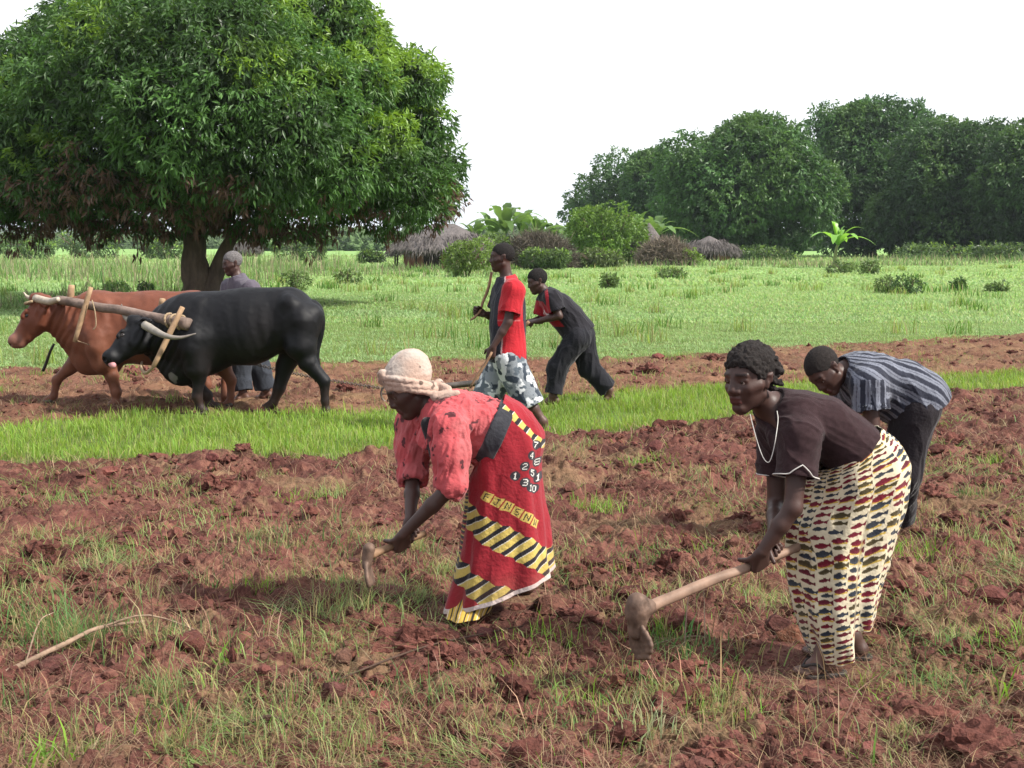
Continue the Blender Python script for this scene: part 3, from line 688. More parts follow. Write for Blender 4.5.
# ------------------------------------------------------------------ woman in red
def woman_red():
    Y0 = 5.5; p = lambda x, y, d=0: P(x, y, Y0 + d); J = {'hipr': .08}
    J['pel'] = p(505, 440); J['hipL'] = p(507, 452, -.07); J['hipR'] = p(510, 447, .07)
    J['spi'] = p(482, 424, -.01); J['che'] = p(455, 416, -.02); J['neb'] = p(430, 405, -.02)
    J['shL'] = p(450, 427, -.18); J['shR'] = p(414, 424, .13)
    J['elL'] = p(452, 486, -.22); J['elR'] = p(413, 478, .06)
    J['head'] = p(408, 389, -.03); J['hf'] = V(-.78, -.25, -.5); J['hu'] = V(-.42, 0, .86)
    a = gp(482, 606); t = gp(455, 612); J['anL'] = V(a[0], a[1], .085); J['toeL'] = V(t[0], t[1], 0)
    a = gp(520, 594); t = gp(492, 596); J['anR'] = V(a[0], a[1], .085); J['toeR'] = V(t[0], t[1], 0)
    J['knL'] = p(502, 522, -.08); J['knR'] = p(517, 516, .09)
    h0, h1 = p(413, 538, -.10), p(368, 556, -.22); hx = unit(h1 - h0)
    dn = V(-.55, .05, -.8); dn = unit(dn - hx * (dn @ hx)); pn = np.cross(hx, dn); pn = pn * np.sign(pn @ V(0, 1, 0))
    hp = h0 + hx * .07; hp2 = h0 + hx * .0
    J['wrL'] = hp - dn * .08 - pn * .03; J['wrR'] = hp2 - dn * .08 + pn * .03
    J['handL'] = (dn, pn, hx, (75, 80, 50), .95, (.6, .8, .6, .3)); J['handR'] = (dn, -pn, hx, (75, 80, 50), .95, (.6, .8, .6, .3))
    root = thing('person', 'woman in faded red jacket, cream headwrap and red patterned wrap skirt, bending low', 'person', (J['anL'] + J['anR']) / 2 * V(1, 1, 0))
    FEET.extend([(J['toeL'] + J['anL']) / 2, (J['toeR'] + J['anR']) / 2])
    D = human(J, k=.86, headk=1.0); body_obj(D, J, root, .004, M['skin'], SKIN); eyes(D, root, V(0, 0, -.4))
    # jacket
    T = infl(D['torso'], .016) + [RC(p(434, 440, -.10), p(458, 450, -.08), .066, .07, .06), RC(p(430, 436, .05), p(455, 446, .06), .066, .07, .06)]
    T += [RC(J['pel'] - V(.05, .03, 0), J['pel'] - V(.05, -.03, 0), .12, .12, .05)]
    for q in ('L', 'R'):
        sh, el, wr = J['sh' + q], J['el' + q], J['wr' + q]; cf = el * .88 + wr * .12
        T += [RC(sh, sh * .55 + el * .45, .080, .076, .03)] + sleeve(sh * .6 + el * .4, el * .97 + sh * .03, cf, .076, .060, .052)
    T += cut_below(p(500, 432), V(.9, 0, -.42), r=.3)
    T += [sub(RC(J['neb'] + V(-.05, -.0, .03), J['neb'] + V(-.08, -.0, -.0), .075, .07), .01),
          sub(RC(p(428, 420, -.21), p(440, 462, -.2), .03, .012), .008)]
    red = V(.40, .072, .08)
    def jc(v, n):
        m = sstep(.15, .62, noise3(v * 6, 12) + .3 * noise3(v * 22, 13)); c = red * (1 - .35 * m[:, None]) + V(.50, .2, .2) * (.26 * m[:, None])
        d = (noise3(v * V(34, 34, 20), 21) + .45 * noise3(v * 80, 22)) > .70; c[d] = c[d] * .16 + V(.02, .012, .015); return c
    jk = solid_obj('jacket', T, .0045, M['cloth'], root, jc, disp=folds(.009, 24, V(.3, 0, 1), .25, 11, .6), smooth=1)
    # dark inner top filling the opening
    solid_obj('undershirt', [RC(p(428, 424, -.14), p(437, 456, -.17), .03, .03, .03)], .006, M['cloth'], root, (.02, .018, .02), disp=folds(.004, 18, V(0, 0, 1), .4, 3))
    # belt
    c0 = p(494, 434); ax = unit(V(.9, 0, -.42))
    B = [RC(J['pel'] - ax * .2 + V(0, s, 0), J['pel'] + ax * .05 + V(0, s, 0), .128, .134, .05) for s in (-.05, .05)] + infl(D['torso'][1:3], .035) + [sub(CY(c0 + ax * .036, c0 + ax * .6, .4), .004), sub(CY(c0 - ax * .6, c0 - ax * .036, .4), .004)]
    solid_obj('belt', B, .005, M['cloth'], root, lambda v, n: V(.03, .03, .036) + .05 * sstep(.1, .5, noise3(v * 14, 4))[:, None], disp=folds(.004, 20, V(0, 0, 1), .3, 3))
    # headwrap
    hf, hu, hs = D['hfr']; hc = D['hc']; k = D['hk']; A = np.stack([hf, hs, hu]); q = lambda a, b, d: hc + (hf * a + hs * b + hu * d) * k
    W = [EL(q(-.028, 0, .05), A, V(.108, .094, .092), .02), EL(q(-.055, .0, .068), A, V(.085, .083, .07), .02), RC(q(-.05, -.02, .095), q(-.07, .02, .09), .05, .05, .03)]
    for ring, (zz, rr) in enumerate(((.02, .0125), (.004, .012), (-.012, .012), (-.028, .011))):
        ps = [q(-.022 + (.088 + .002 * ring) * math.cos(t_), .094 * math.sin(t_), zz + .072 * math.cos(t_) + .007 * math.sin(2 * t_ + ring * 2.1)) for t_ in np.linspace(0, 2 * pi, 25)]
        W += [RC(ps[i], ps[i + 1], rr, rr, .003) for i in range(24)]
    W += [RC(q(-.12, .02, -.05), p(448, 395, -.09), .018, .02, .012), RC(p(436, 397, -.10), p(457, 393, -.1), .022, .011, .01), RC(q(-.11, .04, -.05), p(448, 389, -.08), .018, .014, .008), RC(q(.07, -.01, .085), q(.06, .02, .115), .02, .02, .01)]
    def wc(v, n):
        m = sstep(-.2, .5, noise3(v * 12, 5))[:, None]; c = V(.38, .32, .28) * (1 - m) + V(.37, .26, .21) * m
        z = (noise3(v * 45, 8) > .62) & (noise3(v * 9, 2) > .1); c[z] *= .3; return c
    solid_obj('headwrap', W, .0035, M['cloth'], root, wc, disp=folds(.003, 30, hf, .3, 6, .5), smooth=1)
    # wrap skirt with the printed bands
    rp = [((478, 464), (504, 397)), ((471, 478), (524, 410)), ((469, 490), (542, 434)), ((468, 508), (539, 462)), ((466, 530), (541, 492)), ((463, 553), (545, 520)), ((456, 580), (549, 545)), ((448, 608), (553, 569))]
    ws = (.15, .165, .185, .185, .18, .185, .2, .21)
    R = [(p(*a_), p(*b_), w_) for (a_, b_), w_ in zip(rp, ws)]
    FA = crs([(*a_, 0) for a_, _ in rp], 24); BA = crs([(*b_, 0) for _, b_ in rp], 24)
    def fold(u, v):
        return (.022 + .075 * v) * (.5 * np.sin(u * 2 * pi * 6 + 1.5 * np.sin(v * 3)) + .4 * np.sin(u * 2 * pi * 11 + 3 * v + 1)) + .03 * np.exp(-((u - .07 - .03 * v) / .02) ** 2)
    def color(u, v, x):
        s = (1 - np.cos(2 * pi * u)) / 2; i = np.clip((v * (len(FA) - 1)), 0, len(FA) - 1.001); i0 = i.astype(int); fr = (i - i0)[:, None]
        a_ = FA[i0] * (1 - fr) + FA[i0 + 1] * fr; b_ = BA[i0] * (1 - fr) + BA[i0 + 1] * fr; X, Y = (a_ * (1 - s)[:, None] + b_ * s[:, None])[:, :2].T
        c = np.tile(V(.23, .016, .024), (len(u), 1)); yel = V(.44, .33, .09); blk = V(.02, .018, .022); wht = V(.55, .52, .46)
        near = u < .5
        def band(x0, y0, slope, h, x1, per, lean, x2):
            yy = y0 + slope * (X - x0) + 3 * 0
            t = (Y - yy) / h                         # 0..1 down the band
            ph = ((X - x0) + lean * t * h) / per; fr_ = ph - np.floor(ph); zig = .16 * (np.abs(fr_ - .5) * 2)
            m = (t > -.0 + zig * 0 + .12 * np.where(fr_ < .5, fr_, 1 - fr_)) & (t < 1 - .12 * np.where(fr_ < .5, fr_, 1 - fr_)) & (X > x1) & (X < x2)
            c[m & (fr_ < .56)] = yel; c[m & (fr_ >= .56) & (fr_ < .94)] = blk; c[m & (fr_ >= .94)] = wht
        band(472, 495, .64, 30, 468, 9.2, .75, 560)
        band(462, 552, .52, 27, 440, 10.5, .8, 530)
        band(505, 404, .9, 10, 480, 8, .5, 545)
        # squares with letters
        for i_, ch in enumerate('FJNSNW'):
            cx, cy = 490.5 + i_ * 8.2, 487 + i_ * 5.9
            dx, dy = X - cx, Y - cy; r_ = np.maximum(np.abs(dx * .86 + dy * .5), np.abs(-dx * .5 + dy * .86)); m = near & (r_ < 4.4); c[m] = yel; c[near & glyph(ch, X, Y, cx, cy, 6.5, 25)] = blk
        for ch, cx, cy in (('1', 513.4, 470), ('2', 522.5, 461.5), ('4', 529.8, 451.5), ('7', 535, 441), ('3', 522.3, 477), ('5', 530.8, 468), ('8', 536.2, 458), ('1', 528, 482.5), ('0', 532.6, 483.5), ('1', 536.5, 474)):
            m = near & (np.hypot((X - cx), (Y - cy)) < 4.7); c[m] = blk * 1.6; c[near & glyph(ch, X, Y, cx, cy, 6.4, 8)] = (.6, .58, .54)
        e = v > .975; c[e] = (.5, .42, .4); e = (u < .035) | (u > .985); c[e & ((v * 30) % 1 < .5)] = blk; c[e & ((v * 30) % 1 > .8)] = yel
        so_ = sstep(.8, 1, v)[:, None] * .3 * (.5 + .5 * noise3(x * 20)[:, None]); return c * (1 - so_) + V(.2, .1, .07) * so_
    v, qd, col = loft(R, 560, 400, color, fold, None, sq=.85)
    add_solidify(mesh('wrap_skirt', v, qd.ravel(), np.full(len(qd), 4), M['cloth'], root, col), .003)
    R2 = [(p(458, 590, -.04), p(500, 572, -.04), .1), (p(453, 604, -.06), p(492, 596, -.06), .11), (p(449, 618, -.12), p(486, 611, -.10), .12)]
    def pc(u, v, x):
        c = np.tile(V(.48, .31, .06), (len(u), 1)); f_ = (u * 14) % 1; c[f_ < .22] = (.03, .025, .02); c[(f_ > .5) & (f_ < .62)] = (.55, .48, .4); return c
    v, qd, col = loft(R2, 160, 40, pc, lambda u, v: .06 * np.sin(u * 2 * pi * 7))
    add_solidify(mesh('petticoat', v, qd.ravel(), np.full(len(qd), 4), M['cloth'], root, col), .003)
    r2 = thing('hoe', 'short hoe swung close to the soil by the woman in red', 'hoe', h1 * V(1, 1, 0) + V(0, 0, .2), 'hoes swung by the two women')
    tube('handle', [h0 - hx * .06, h0 * .5 + h1 * .5, h1], [.014, .015, .02], M['wood'], r2, 12, 4, wob=.1)
    bd = unit(V(-.15, -.1, -1)); bs = unit(V(.1, .98, -.1)); pr = [RC(h1 - bd * .03, h1 + bd * .04, .026, .02, .01)]
    for i in range(14):
        t_ = i / 13; cc = h1 + bd * (.03 + .09 * t_) + V(.03, 0, 0) * t_; wd = .02 + .03 * math.sin(min(1, t_ * 1.3) * pi / 2) * (1 - .5 * max(0, t_ - .7)); pr.append(RC(cc - bs * wd, cc + bs * wd, .007, .006, .01))
    solid_obj('blade', pr, .004, M['iron'], r2, (.1, .1, .1))
woman_red()

# ------------------------------------------------------------------ man in the striped shirt
def man_striped():
    Y0 = 6.9; p = lambda x, y, d=0: P(x, y, Y0 + d); J = {}
    J['pel'] = p(917, 402); J['hipL'] = p(914, 410, -.09); J['hipR'] = p(916, 406, .09); J['spi'] = p(896, 386, -.02); J['che'] = p(873, 378, -.04); J['neb'] = p(850, 370, -.06)
    J['shL'] = p(868, 384, -.21); J['shR'] = p(849, 380, .1); J['elL'] = p(873, 432, -.24); J['wrL'] = p(856, 470, -.2); J['elR'] = p(846, 430, .1); J['wrR'] = p(842, 470, .0)
    J['head'] = p(825, 371, -.12); J['hf'] = V(-.5, -.42, -.74); J['hu'] = V(-.7, -.1, .62)
    a = gp(900, 534); t = gp(878, 541); J['anL'] = V(a[0], a[1], .08); J['toeL'] = V(t[0], t[1], 0); a = gp(893, 527); t = gp(872, 530); J['anR'] = V(a[0], a[1], .08); J['toeR'] = V(t[0], t[1], 0)
    J['knL'] = p(902, 472, -.09); J['knR'] = p(897, 470, .08)
    h0, h1 = p(848, 486, -.05), p(790, 520, -.2); hx = unit(h1 - h0); dn = V(-.4, 0, -.9); dn = unit(dn - hx * (dn @ hx)); pn = np.cross(hx, dn); pn *= np.sign(pn @ V(0, 1, 0))
    J['wrL'] = h0 + hx * .1 - dn * .085 - pn * .03; J['wrR'] = h0 - dn * .085 + pn * .03
    J['handL'] = (dn, pn, hx, (75, 80, 50), 1, (.6, .8, .6, .3)); J['handR'] = (dn, -pn, hx, (75, 80, 50), 1, (.6, .8, .6, .3))
    root = thing('person', 'person with bowed head in grey striped shirt and black trousers, bending low', 'person', (J['anL'] + J['anR']) / 2 * V(1, 1, 0))
    FEET.extend([J['toeL'], J['toeR']])
    D = human(J, k=.98, headk=1.05); body_obj(D, J, root, .005, M['skin'], SKIN); eyes(D, root)
    hair_obj(D, root, M['hair'], thick=.002, amp=.001, freq=150, vox=.004, color=(.018, .014, .013))
    up = unit(V(-.3, 0, .95)); ax = unit(J['pel'] - J['che'])
    def sc(v, n):
        arm = (v[:, 1] < Y0 - .13) & (v[:, 0] < J['shL'][0] + .075) & (v[:, 2] < J['shL'][2] + .03)
        q = (v - J['che']); cx = q - (q @ ax)[:, None] * ax; ang = np.arctan2(cx @ V(0, -1, 0) * .9, cx @ unit(np.cross(ax, V(0, 1, 0))))
        t = ang * .16 + .012 * noise3(v * 9); t = np.where(arm, v[:, 0] + .2 * v[:, 2] * .1, t)
        f = (t / .05) % 1; c = np.where((f < .5)[:, None], V(.02, .022, .034), V(.14, .15, .185)); l = (f > .70) & (f < .76); c[l] = (.05, .05, .07); return c
    shirt(J, D, root, sc, M['cloth'], vox=.005, e=.028, amp=.010, cuff=.56, sr=(.088, .10), hem=p(917, 412), hdir=V(.45, 0, -.9), extra=[RC(p(862, 385, 0), p(925, 405, 0), .13, .15, .05), RC(p(905, 384, -.06), p(920, 396, -.06), .12, .13, .05), RC(p(905, 384, .06), p(920, 396, .06), .12, .13, .05)], freq=10)
    solid_obj('collar', [RC(J['neb'] + V(.01, -.07, .0), J['neb'] + V(.03, .05, .05), .032, .03, .02), RC(J['neb'] + V(.01, -.07, .0), J['neb'] + V(-.0, -.08, -.06), .03, .02, .02)], .004, M['cloth'], root, (.15, .16, .19))
    trousers(J, D, root, (.016, .013, .016), M['cloth'], vox=.006, r=(.115, .09, .075))
man_striped()

# ------------------------------------------------------------------ young man in the red and black shirt
def man_red():
    Y0 = 11.0; p = lambda x, y, d=0: P(x, y, Y0 + d); J = {}
    J['pel'] = p(507, 352); J['hipL'] = p(508, 360, -.09); J['hipR'] = p(505, 360, .09); J['spi'] = p(507, 326); J['che'] = p(508, 301); J['neb'] = p(507, 281)
    J['shL'] = p(514, 290, -.18); J['shR'] = p(503, 290, .18); J['elL'] = p(508, 322, -.22); J['wrL'] = p(493, 347, -.24); J['elR'] = p(494, 317, .2); J['wrR'] = p(484, 314, .12)
    J['head'] = p(501.5, 257.5, 0); J['hf'] = V(-1, -.08, -.06); J['hu'] = V(-.05, 0, 1)
    J['knL'] = p(527, 400, -.09); J['anL'] = p(543, 427, -.1); J['toeL'] = p(528, 436, -.1); J['toeL'][2] = 0; J['knR'] = p(487, 398, .09); J['anR'] = p(482, 425, .1); J['toeR'] = p(467, 430, .1); J['toeR'][2] = 0; J['anR'][2] = .08
    J['anL'][2] = .1
    J['handL'] = (V(-.25, 0, -1), V(.1, 1, 0), V(-1, 0, .2), (50, 60, 40), 1, (.5, .6, .8)); J['handR'] = (V(-.7, -.1, .25), V(.1, -1, .0), V(.2, 0, 1), (70, 80, 50), 1, (.6, .8, .6, .3))
    root = thing('person', 'young man in red and black shirt and grey camouflage shorts, walking with a switch', 'person', (J['anL'] + J['anR']) / 2 * V(1, 1, 0))
    FEET.extend([J['toeL'], J['toeR']])
    D = human(J, k=.95, headk=1.02); body_obj(D, J, root, .006, M['skin'], SKIN); eyes(D, root)
    hair_obj(D, root, M['hair'], thick=.002, amp=.001, freq=150, vox=.005, color=(.014, .012, .012))
    x0 = J['che'][0]
    def sc(v, n):
        xr = v[:, 0] - x0; c = np.tile(V(.022, .022, .03), (len(v), 1)); z = v[:, 2] - J['che'][2]; fb = -.055 + .03 * sstep(-.5, .1, z) 
        r_ = (xr > fb) & (xr < .125 + .03 * sstep(-.1, -.4, z)); arm = (np.abs(v[:, 1] - Y0) > .165) & (z > -.20); c[r_ | arm] = (.36, .018, .026)
        pipe = (np.abs(xr - fb) < .006) & ~arm; c[pipe] = (.45, .3, .3); p2 = arm & (np.abs(z + .155 - .0) < .006); c[p2] = (.4, .1, .1); return c
    shirt(J, D, root, sc, M['cloth'], vox=.006, e=.028, amp=.009, cuff=.72, sr=(.082, .088), hem=p(508, 361), hdir=V(.0, 0, -1), extra=[RC(p(509, 310, -.05), p(508, 368, -.05), .125, .145, .05), RC(p(509, 310, .05), p(508, 368, .05), .125, .145, .05)])
    def cam_(v, n):
        q = v * V(13, 13, 17); a = noise3(q, 3) + .5 * noise3(q * 2.1, 4); b = noise3(q + 40, 5) + .5 * noise3(q * 2.3, 6)
        c = np.tile(V(.19, .21, .23), (len(v), 1)); c[a > .28] = (.035, .045, .06); c[b > .33] = (.55, .57, .58); c[(a < -.42)] = (.09, .11, .13); return c
    trousers(J, D, root, None, M['cloth'], r=(.135, .125, .1), end='knee', name='shorts', colf=cam_, vox=.006)
    s1 = thing('stick', 'thin curved switch raised in the hand of the young man in red', 'stick', p(480, 311, .1))
    tube('shaft', [p(470.5, 320, .06), p(475, 317, .07), p(480, 311, .09), p(483, 302, .1), p(489, 286, .1), p(491.5, 272, .1)], [.008, .010, .012, .013, .014, .012], M['wood'], s1, 8, 4, wob=.2)
    s2 = thing('stick', 'pale stick pointing down from the lowered hand of the young man in red', 'stick', p(485, 368, -.25))
    tube('shaft', [p(492, 352, -.27), p(484, 366, -.27), p(477, 376, -.27), p(470, 388, -.27)], [.010, .012, .012, .009], M['wood'], s2, 8, 3, wob=.2)
man_red()

# ------------------------------------------------------------------ young man in black pushing the plough
def man_black():
    Y0 = 13.0; p = lambda x, y, d=0: P(x, y, Y0 + d); J = {}
    J['pel'] = p(579, 332); J['hipL'] = p(577, 339, -.1); J['hipR'] = p(582, 338, .1); J['spi'] = p(569, 318); J['che'] = p(558, 306); J['neb'] = p(546, 294)
    J['shL'] = p(552, 298, -.19); J['shR'] = p(545, 302, .18); J['elL'] = p(559, 316, -.22); J['wrL'] = p(538, 321, -.17); J['elR'] = p(541, 320, .2); J['wrR'] = p(531, 321, .14)
    J['head'] = p(537, 281.5, 0); J['hf'] = V(-.92, -.25, -.3); J['hu'] = V(-.28, 0, .95)
    J['knL'] = p(557, 367, -.1); J['anL'] = p(553, 393, -.12); J['toeL'] = p(541, 400, -.12); J['toeL'][2] = 0; J['anL'][2] = .085
    J['knR'] = p(590, 369, .08); J['anR'] = p(609, 391, .1); J['toeR'] = p(600, 401, .1); J['toeR'][2] = 0; J['anR'][2] = .12
    J['handL'] = (V(-.9, 0, -.1), V(0, .3, -1), V(-.1, 1, 0), (70, 80, 50), 1, (.6, .8, .6, .3)); J['handR'] = (V(-.9, 0, -.1), V(0, -.3, -1), V(-.1, -1, 0), (70, 80, 50), 1, (.6, .8, .6, .3))
    root = thing('person', 'young man in black shirt and black trousers leaning forward over the plough handles', 'person', (J['anL'] + J['anR']) / 2 * V(1, 1, 0))
    FEET.extend([J['toeL'], J['toeR']])
    D = human(J, k=.97, headk=1.03); body_obj(D, J, root, .006, M['skin'], SKIN); eyes(D, root)
    hair_obj(D, root, M['hair'], thick=.006, amp=.002, freq=120, vox=.005, color=(.012, .010, .010))
    ch = J['che']
    def sc(v, n):
        c = np.tile(V(.016, .015, .019), (len(v), 1)); r = v - ch; fr = r @ unit(V(-.75, 0, -.66))
        red = (fr > .085) & (r[:, 2] < .05) & (r[:, 2] > -.2); c[red] = (.26, .012, .02); dd = np.linalg.norm(v - (J['shL'] * .5 + J['elL'] * .5), axis=1)
        st = (np.abs((v - J['shL']) @ V(.9, 0, .1) + .045) < .014) & (v[:, 1] < Y0 - .15); c[st] = (.3, .02, .03); w_ = red & (np.abs(r[:, 2] + .065 + .02 * np.sin(r[:, 1] * 50)) < .012) & (np.abs(r[:, 1] + .02) < .1); c[w_] = (.45, .38, .38); return c
    shirt(J, D, root, sc, M['cloth'], vox=.006, e=.028, amp=.010, cuff=.72, sr=(.082, .09), hem=p(579, 338), hdir=V(.62, 0, -.78), extra=[RC(p(560, 312, 0), p(580, 334, 0), .15, .155, .05)])
    trousers(J, D, root, (.014, .014, .018), M['cloth'], r=(.125, .10, .088), vox=.006, amp=.014)
    return J
JB = man_black()

def man_old():
    Y0 = 13.3; p = lambda x, y, d=0: P(x, y, Y0 + d); J = {}
    J['pel'] = p(248, 333); J['hipL'] = p(246, 340, -.09); J['hipR'] = p(252, 340, .09); J['spi'] = p(246, 312); J['che'] = p(243, 296); J['neb'] = p(238, 279)
    J['shL'] = p(251, 289, -.17); J['shR'] = p(230, 287, .12); J['elL'] = p(263, 312, -.2); J['wrL'] = p(252, 333, -.26); J['elR'] = p(222, 312, .15); J['wrR'] = p(222, 334, .05)
    J['head'] = p(232, 263.5, 0); J['hf'] = V(-.85, -.5, -.18); J['hu'] = V(-.1, 0, 1)
    J['knL'] = p(240, 368, -.09); J['anL'] = p(243, 394, -.12); J['toeL'] = p(232, 400, -.15); J['toeL'][2] = 0; J['anL'][2] = .085
    J['knR'] = p(260, 368, .08); J['anR'] = p(266, 392, .1); J['toeR'] = p(256, 396, .08); J['toeR'][2] = 0; J['anR'][2] = .085
    J['handL'] = (V(-.3, 0, -1), V(.1, 1, 0), V(-1, 0, .2), (30, 40, 30), 1, (.5, .5, .6)); J['handR'] = (V(-.3, 0, -1), V(.1, -1, 0), V(-1, 0, .2), (30, 40, 30), 1, (.5, .5, .6))
    root = thing('person', 'old man with short grey hair in a purple grey shirt, standing behind the oxen', 'person', (J['anL'] + J['anR']) / 2 * V(1, 1, 0))
    FEET.extend([J['toeL'], J['toeR']])
    D = human(J, k=.95, headk=1.03); body_obj(D, J, root, .006, M['skin'], SKIN); eyes(D, root)
    hair_obj(D, root, M['hair'], thick=.003, amp=.0012, freq=150, vox=.005, color=(.13, .12, .12))
    shirt(J, D, root, lambda v, n: np.tile(V(.088, .076, .096), (len(v), 1)), M['cloth'], vox=.007, e=.026, amp=.010, sr=(.08, .075), hem=p(248, 345), hdir=V(0, 0, -1), long=True, extra=[RC(p(247, 310), p(248, 340), .14, .15, .05)])
    trousers(J, D, root, (.032, .036, .046), M['cloth'], r=(.125, .105, .1), vox=.007, amp=.012)
man_old()
# ------------------------------------------------------------------ oxen, yoke, plough
def ox(kind):
    if kind == 'black':
        Y0 = 12.15; p = lambda x, y, d=0: P(x, y, Y0 + d)
        root = thing('yoked_ox', 'black ox with long curved pale horns yoked nearest the camera', 'ox', p(250, 400) * V(1, 1, 0), 'pair of yoked oxen'); dx = 0
        col = V(.005, .005, .0065)
    else:
        Y0 = 12.75; p = lambda x, y, d=0: P(x, y, Y0 + d)
        root = thing('yoked_ox', 'reddish brown ox with short horns yoked beside the black one', 'ox', p(120, 400) * V(1, 1, 0), 'pair of yoked oxen'); col = V(.13, .043, .025)
    sY = V(0, 1, 0); q = (sY, 1.22)
    L = []; H = {}
    def leg(pts, rs, d, hoof):
        P3 = [p(x, y, d * (1.0 if i else .8)) for i, (x, y) in enumerate(pts)]; P3[-1][2] = .05
        for i in range(len(P3) - 1): L.append(RC(P3[i], P3[i + 1], rs[i] * (1 if i < 1 else .76), rs[i + 1] * .76, .03))
        f = P3[-1]; L.append(RC(f + V(.015, 0, -.0), f + V(-.03, 0, -.015), .038, .036, .02))
        hv = [RC(f + V(.012, s * .018, -.018), f + V(-.045, s * .02, -.03), .029, .022, .006) for s in (-1, 1)] + [sub(CY(V(f[0], f[1], -.3), V(f[0], f[1], 0.0), .3), .003)]
        H.setdefault('h', []).append(hv)
    if kind == 'black':
        L += [RC(p(196, 333), p(250, 327), .35, .325, .12, (sY, 1.42)), RC(p(250, 327), p(290, 319), .325, .235, .12, (sY, 1.42)),
              RC(p(190, 322), p(176, 328), .26, .24, .12, (sY, 1.5)), RC(p(288, 309), p(308, 319), .14, .145, .1), RC(p(210, 311), p(290, 303), .13, .12, .15),
              RC(p(300, 322, -.12), p(300, 345, -.14), .19, .15, .1), RC(p(300, 322, .12), p(298, 345, .14), .19, .15, .1),
              RC(p(288, 301, -.15), p(291, 305, -.16), .05, .05, .08), RC(p(288, 301, .15), p(291, 305, .16), .05, .05, .08),
              RC(p(314, 312, -.1), p(315, 313, -.1), .05, .05, .08),
              RC(p(183, 330), p(150, 336), .25, .17, .1, (sY, 1.45)), RC(p(196, 340, -.15), p(197, 368, -.17), .17, .12, .1), RC(p(196, 340, .15), p(190, 368, .17), .17, .12, .1),
              RC(p(176, 366), p(186, 372), .11, .11, .08, (sY, 1.8)), RC(p(152, 352), p(176, 372), .06, .11, .06, (sY, 2.2)), RC(p(184, 370), p(215, 362), .12, .1, .1)]
        leg([(197, 360), (199, 378), (197, 397), (200, 408), (203, 415)], [.115, .08, .062, .047, .05], -.17, 1)
        leg([(190, 360), (192, 380), (207, 395), (210, 404), (215, 411)], [.11, .075, .06, .045, .048], .17, 1)
        leg([(302, 345), (307, 362), (324, 381), (325, 401), (326, 414)], [.135, .112, .068, .046, .048], -.17, 1)
        leg([(296, 345), (285, 366), (279, 388), (273, 403), (268, 411)], [.135, .11, .066, .046, .048], .16, 1)
        po, mz = p(137, 327, -.12), p(111, 358, -.26)
        tail = [p(314, 303, -.02), p(320, 311, -.03), p(322, 325, -.03), p(319, 342, -.03), p(316, 354, -.03)]
        nk = [RC(p(170, 334, -.03), po + V(.06, 0, -.06), .21, .14, .08, (sY, 1.4))]
    else:
        L += [RC(p(98, 330), p(155, 330), .335, .325, .12, (sY, 1.42)), RC(p(155, 330), p(205, 322), .325, .26, .12, (sY, 1.42)), RC(p(195, 310), p(214, 318), .16, .16, .1),
              RC(p(96, 316), p(78, 322), .24, .21, .12, (sY, 1.5)), RC(p(110, 312), p(196, 310), .13, .12, .15), RC(p(205, 325, -.12), p(213, 350, -.14), .19, .14, .1), RC(p(205, 325, .12), p(213, 350, .14), .19, .14, .1),
              RC(p(92, 325), p(58, 320), .22, .15, .1, (sY, 1.45)), RC(p(98, 338, -.15), p(104, 362, -.17), .16, .12, .1), RC(p(92, 338, .15), p(80, 360, .17), .16, .11, .1),
              RC(p(66, 340), p(88, 362), .07, .12, .08, (sY, 2.)), RC(p(88, 360), p(110, 366), .12, .1, .1)]
        leg([(104, 358), (112, 376), (116, 392), (116, 402), (115, 409)], [.115, .08, .06, .045, .05], -.16, 1)
        leg([(84, 354), (70, 368), (57, 380), (54, 396), (50, 408)], [.11, .085, .062, .047, .05], .14, 1)
        leg([(214, 350), (222, 366), (231, 380), (231, 396), (229, 407)], [.15, .11, .066, .046, .05], -.15, 1)
        leg([(206, 350), (200, 366), (206, 384), (203, 398), (198, 406)], [.15, .11, .066, .046, .05], .15, 1)
        po, mz = p(41, 304, -.08), p(17, 341, -.12)
        tail = [p(218, 306), p(226, 315), p(228, 335), p(226, 360), p(224, 380)]
        nk = [RC(p(76, 322, -.02), po + V(.10, 0, -.08), .2, .135, .08, (sY, 1.4))]
    L += nk
    ox_ = (lambda x: x) if kind == 'black' else (lambda x: x - 94)
    oy_ = 0 if kind == 'black' else -1
    for sg in (-1, 1):
        L.append(RC(p(ox_(200), 306 + oy_, .12 * sg), p(ox_(191), 348 + oy_, .23 * sg), .06, .085, .05)); L.append(RC(p(ox_(191), 348 + oy_, .22 * sg), p(ox_(197), 364 + oy_, .19 * sg), .08, .06, .05))
        L.append(RC(p(ox_(290), 302 + oy_, .17 * sg), p(ox_(312), 318 + oy_, .13 * sg), .045, .05, .04)); L.append(RC(p(ox_(290), 304 + oy_, .17 * sg), p(ox_(300), 346 + oy_, .20 * sg), .05, .10, .06))
        L.append(sub(RC(p(ox_(276), 318 + oy_, .37 * sg), p(ox_(281), 330 + oy_, .37 * sg), .13, .11), .10))
    L.append(RC(p(ox_(214), 299 + oy_), p(ox_(290), 297 + oy_), .05, .045, .05))
    f = unit(mz - po); sd = unit(V(-.25, -1, 0) if kind == 'black' else V(-.12, -1, 0)); sd = unit(sd - f * (sd @ f)); up = np.cross(f, sd); up *= np.sign(up[2] + 1e-6) 
    hd = []
    ln = np.linalg.norm(mz - po)
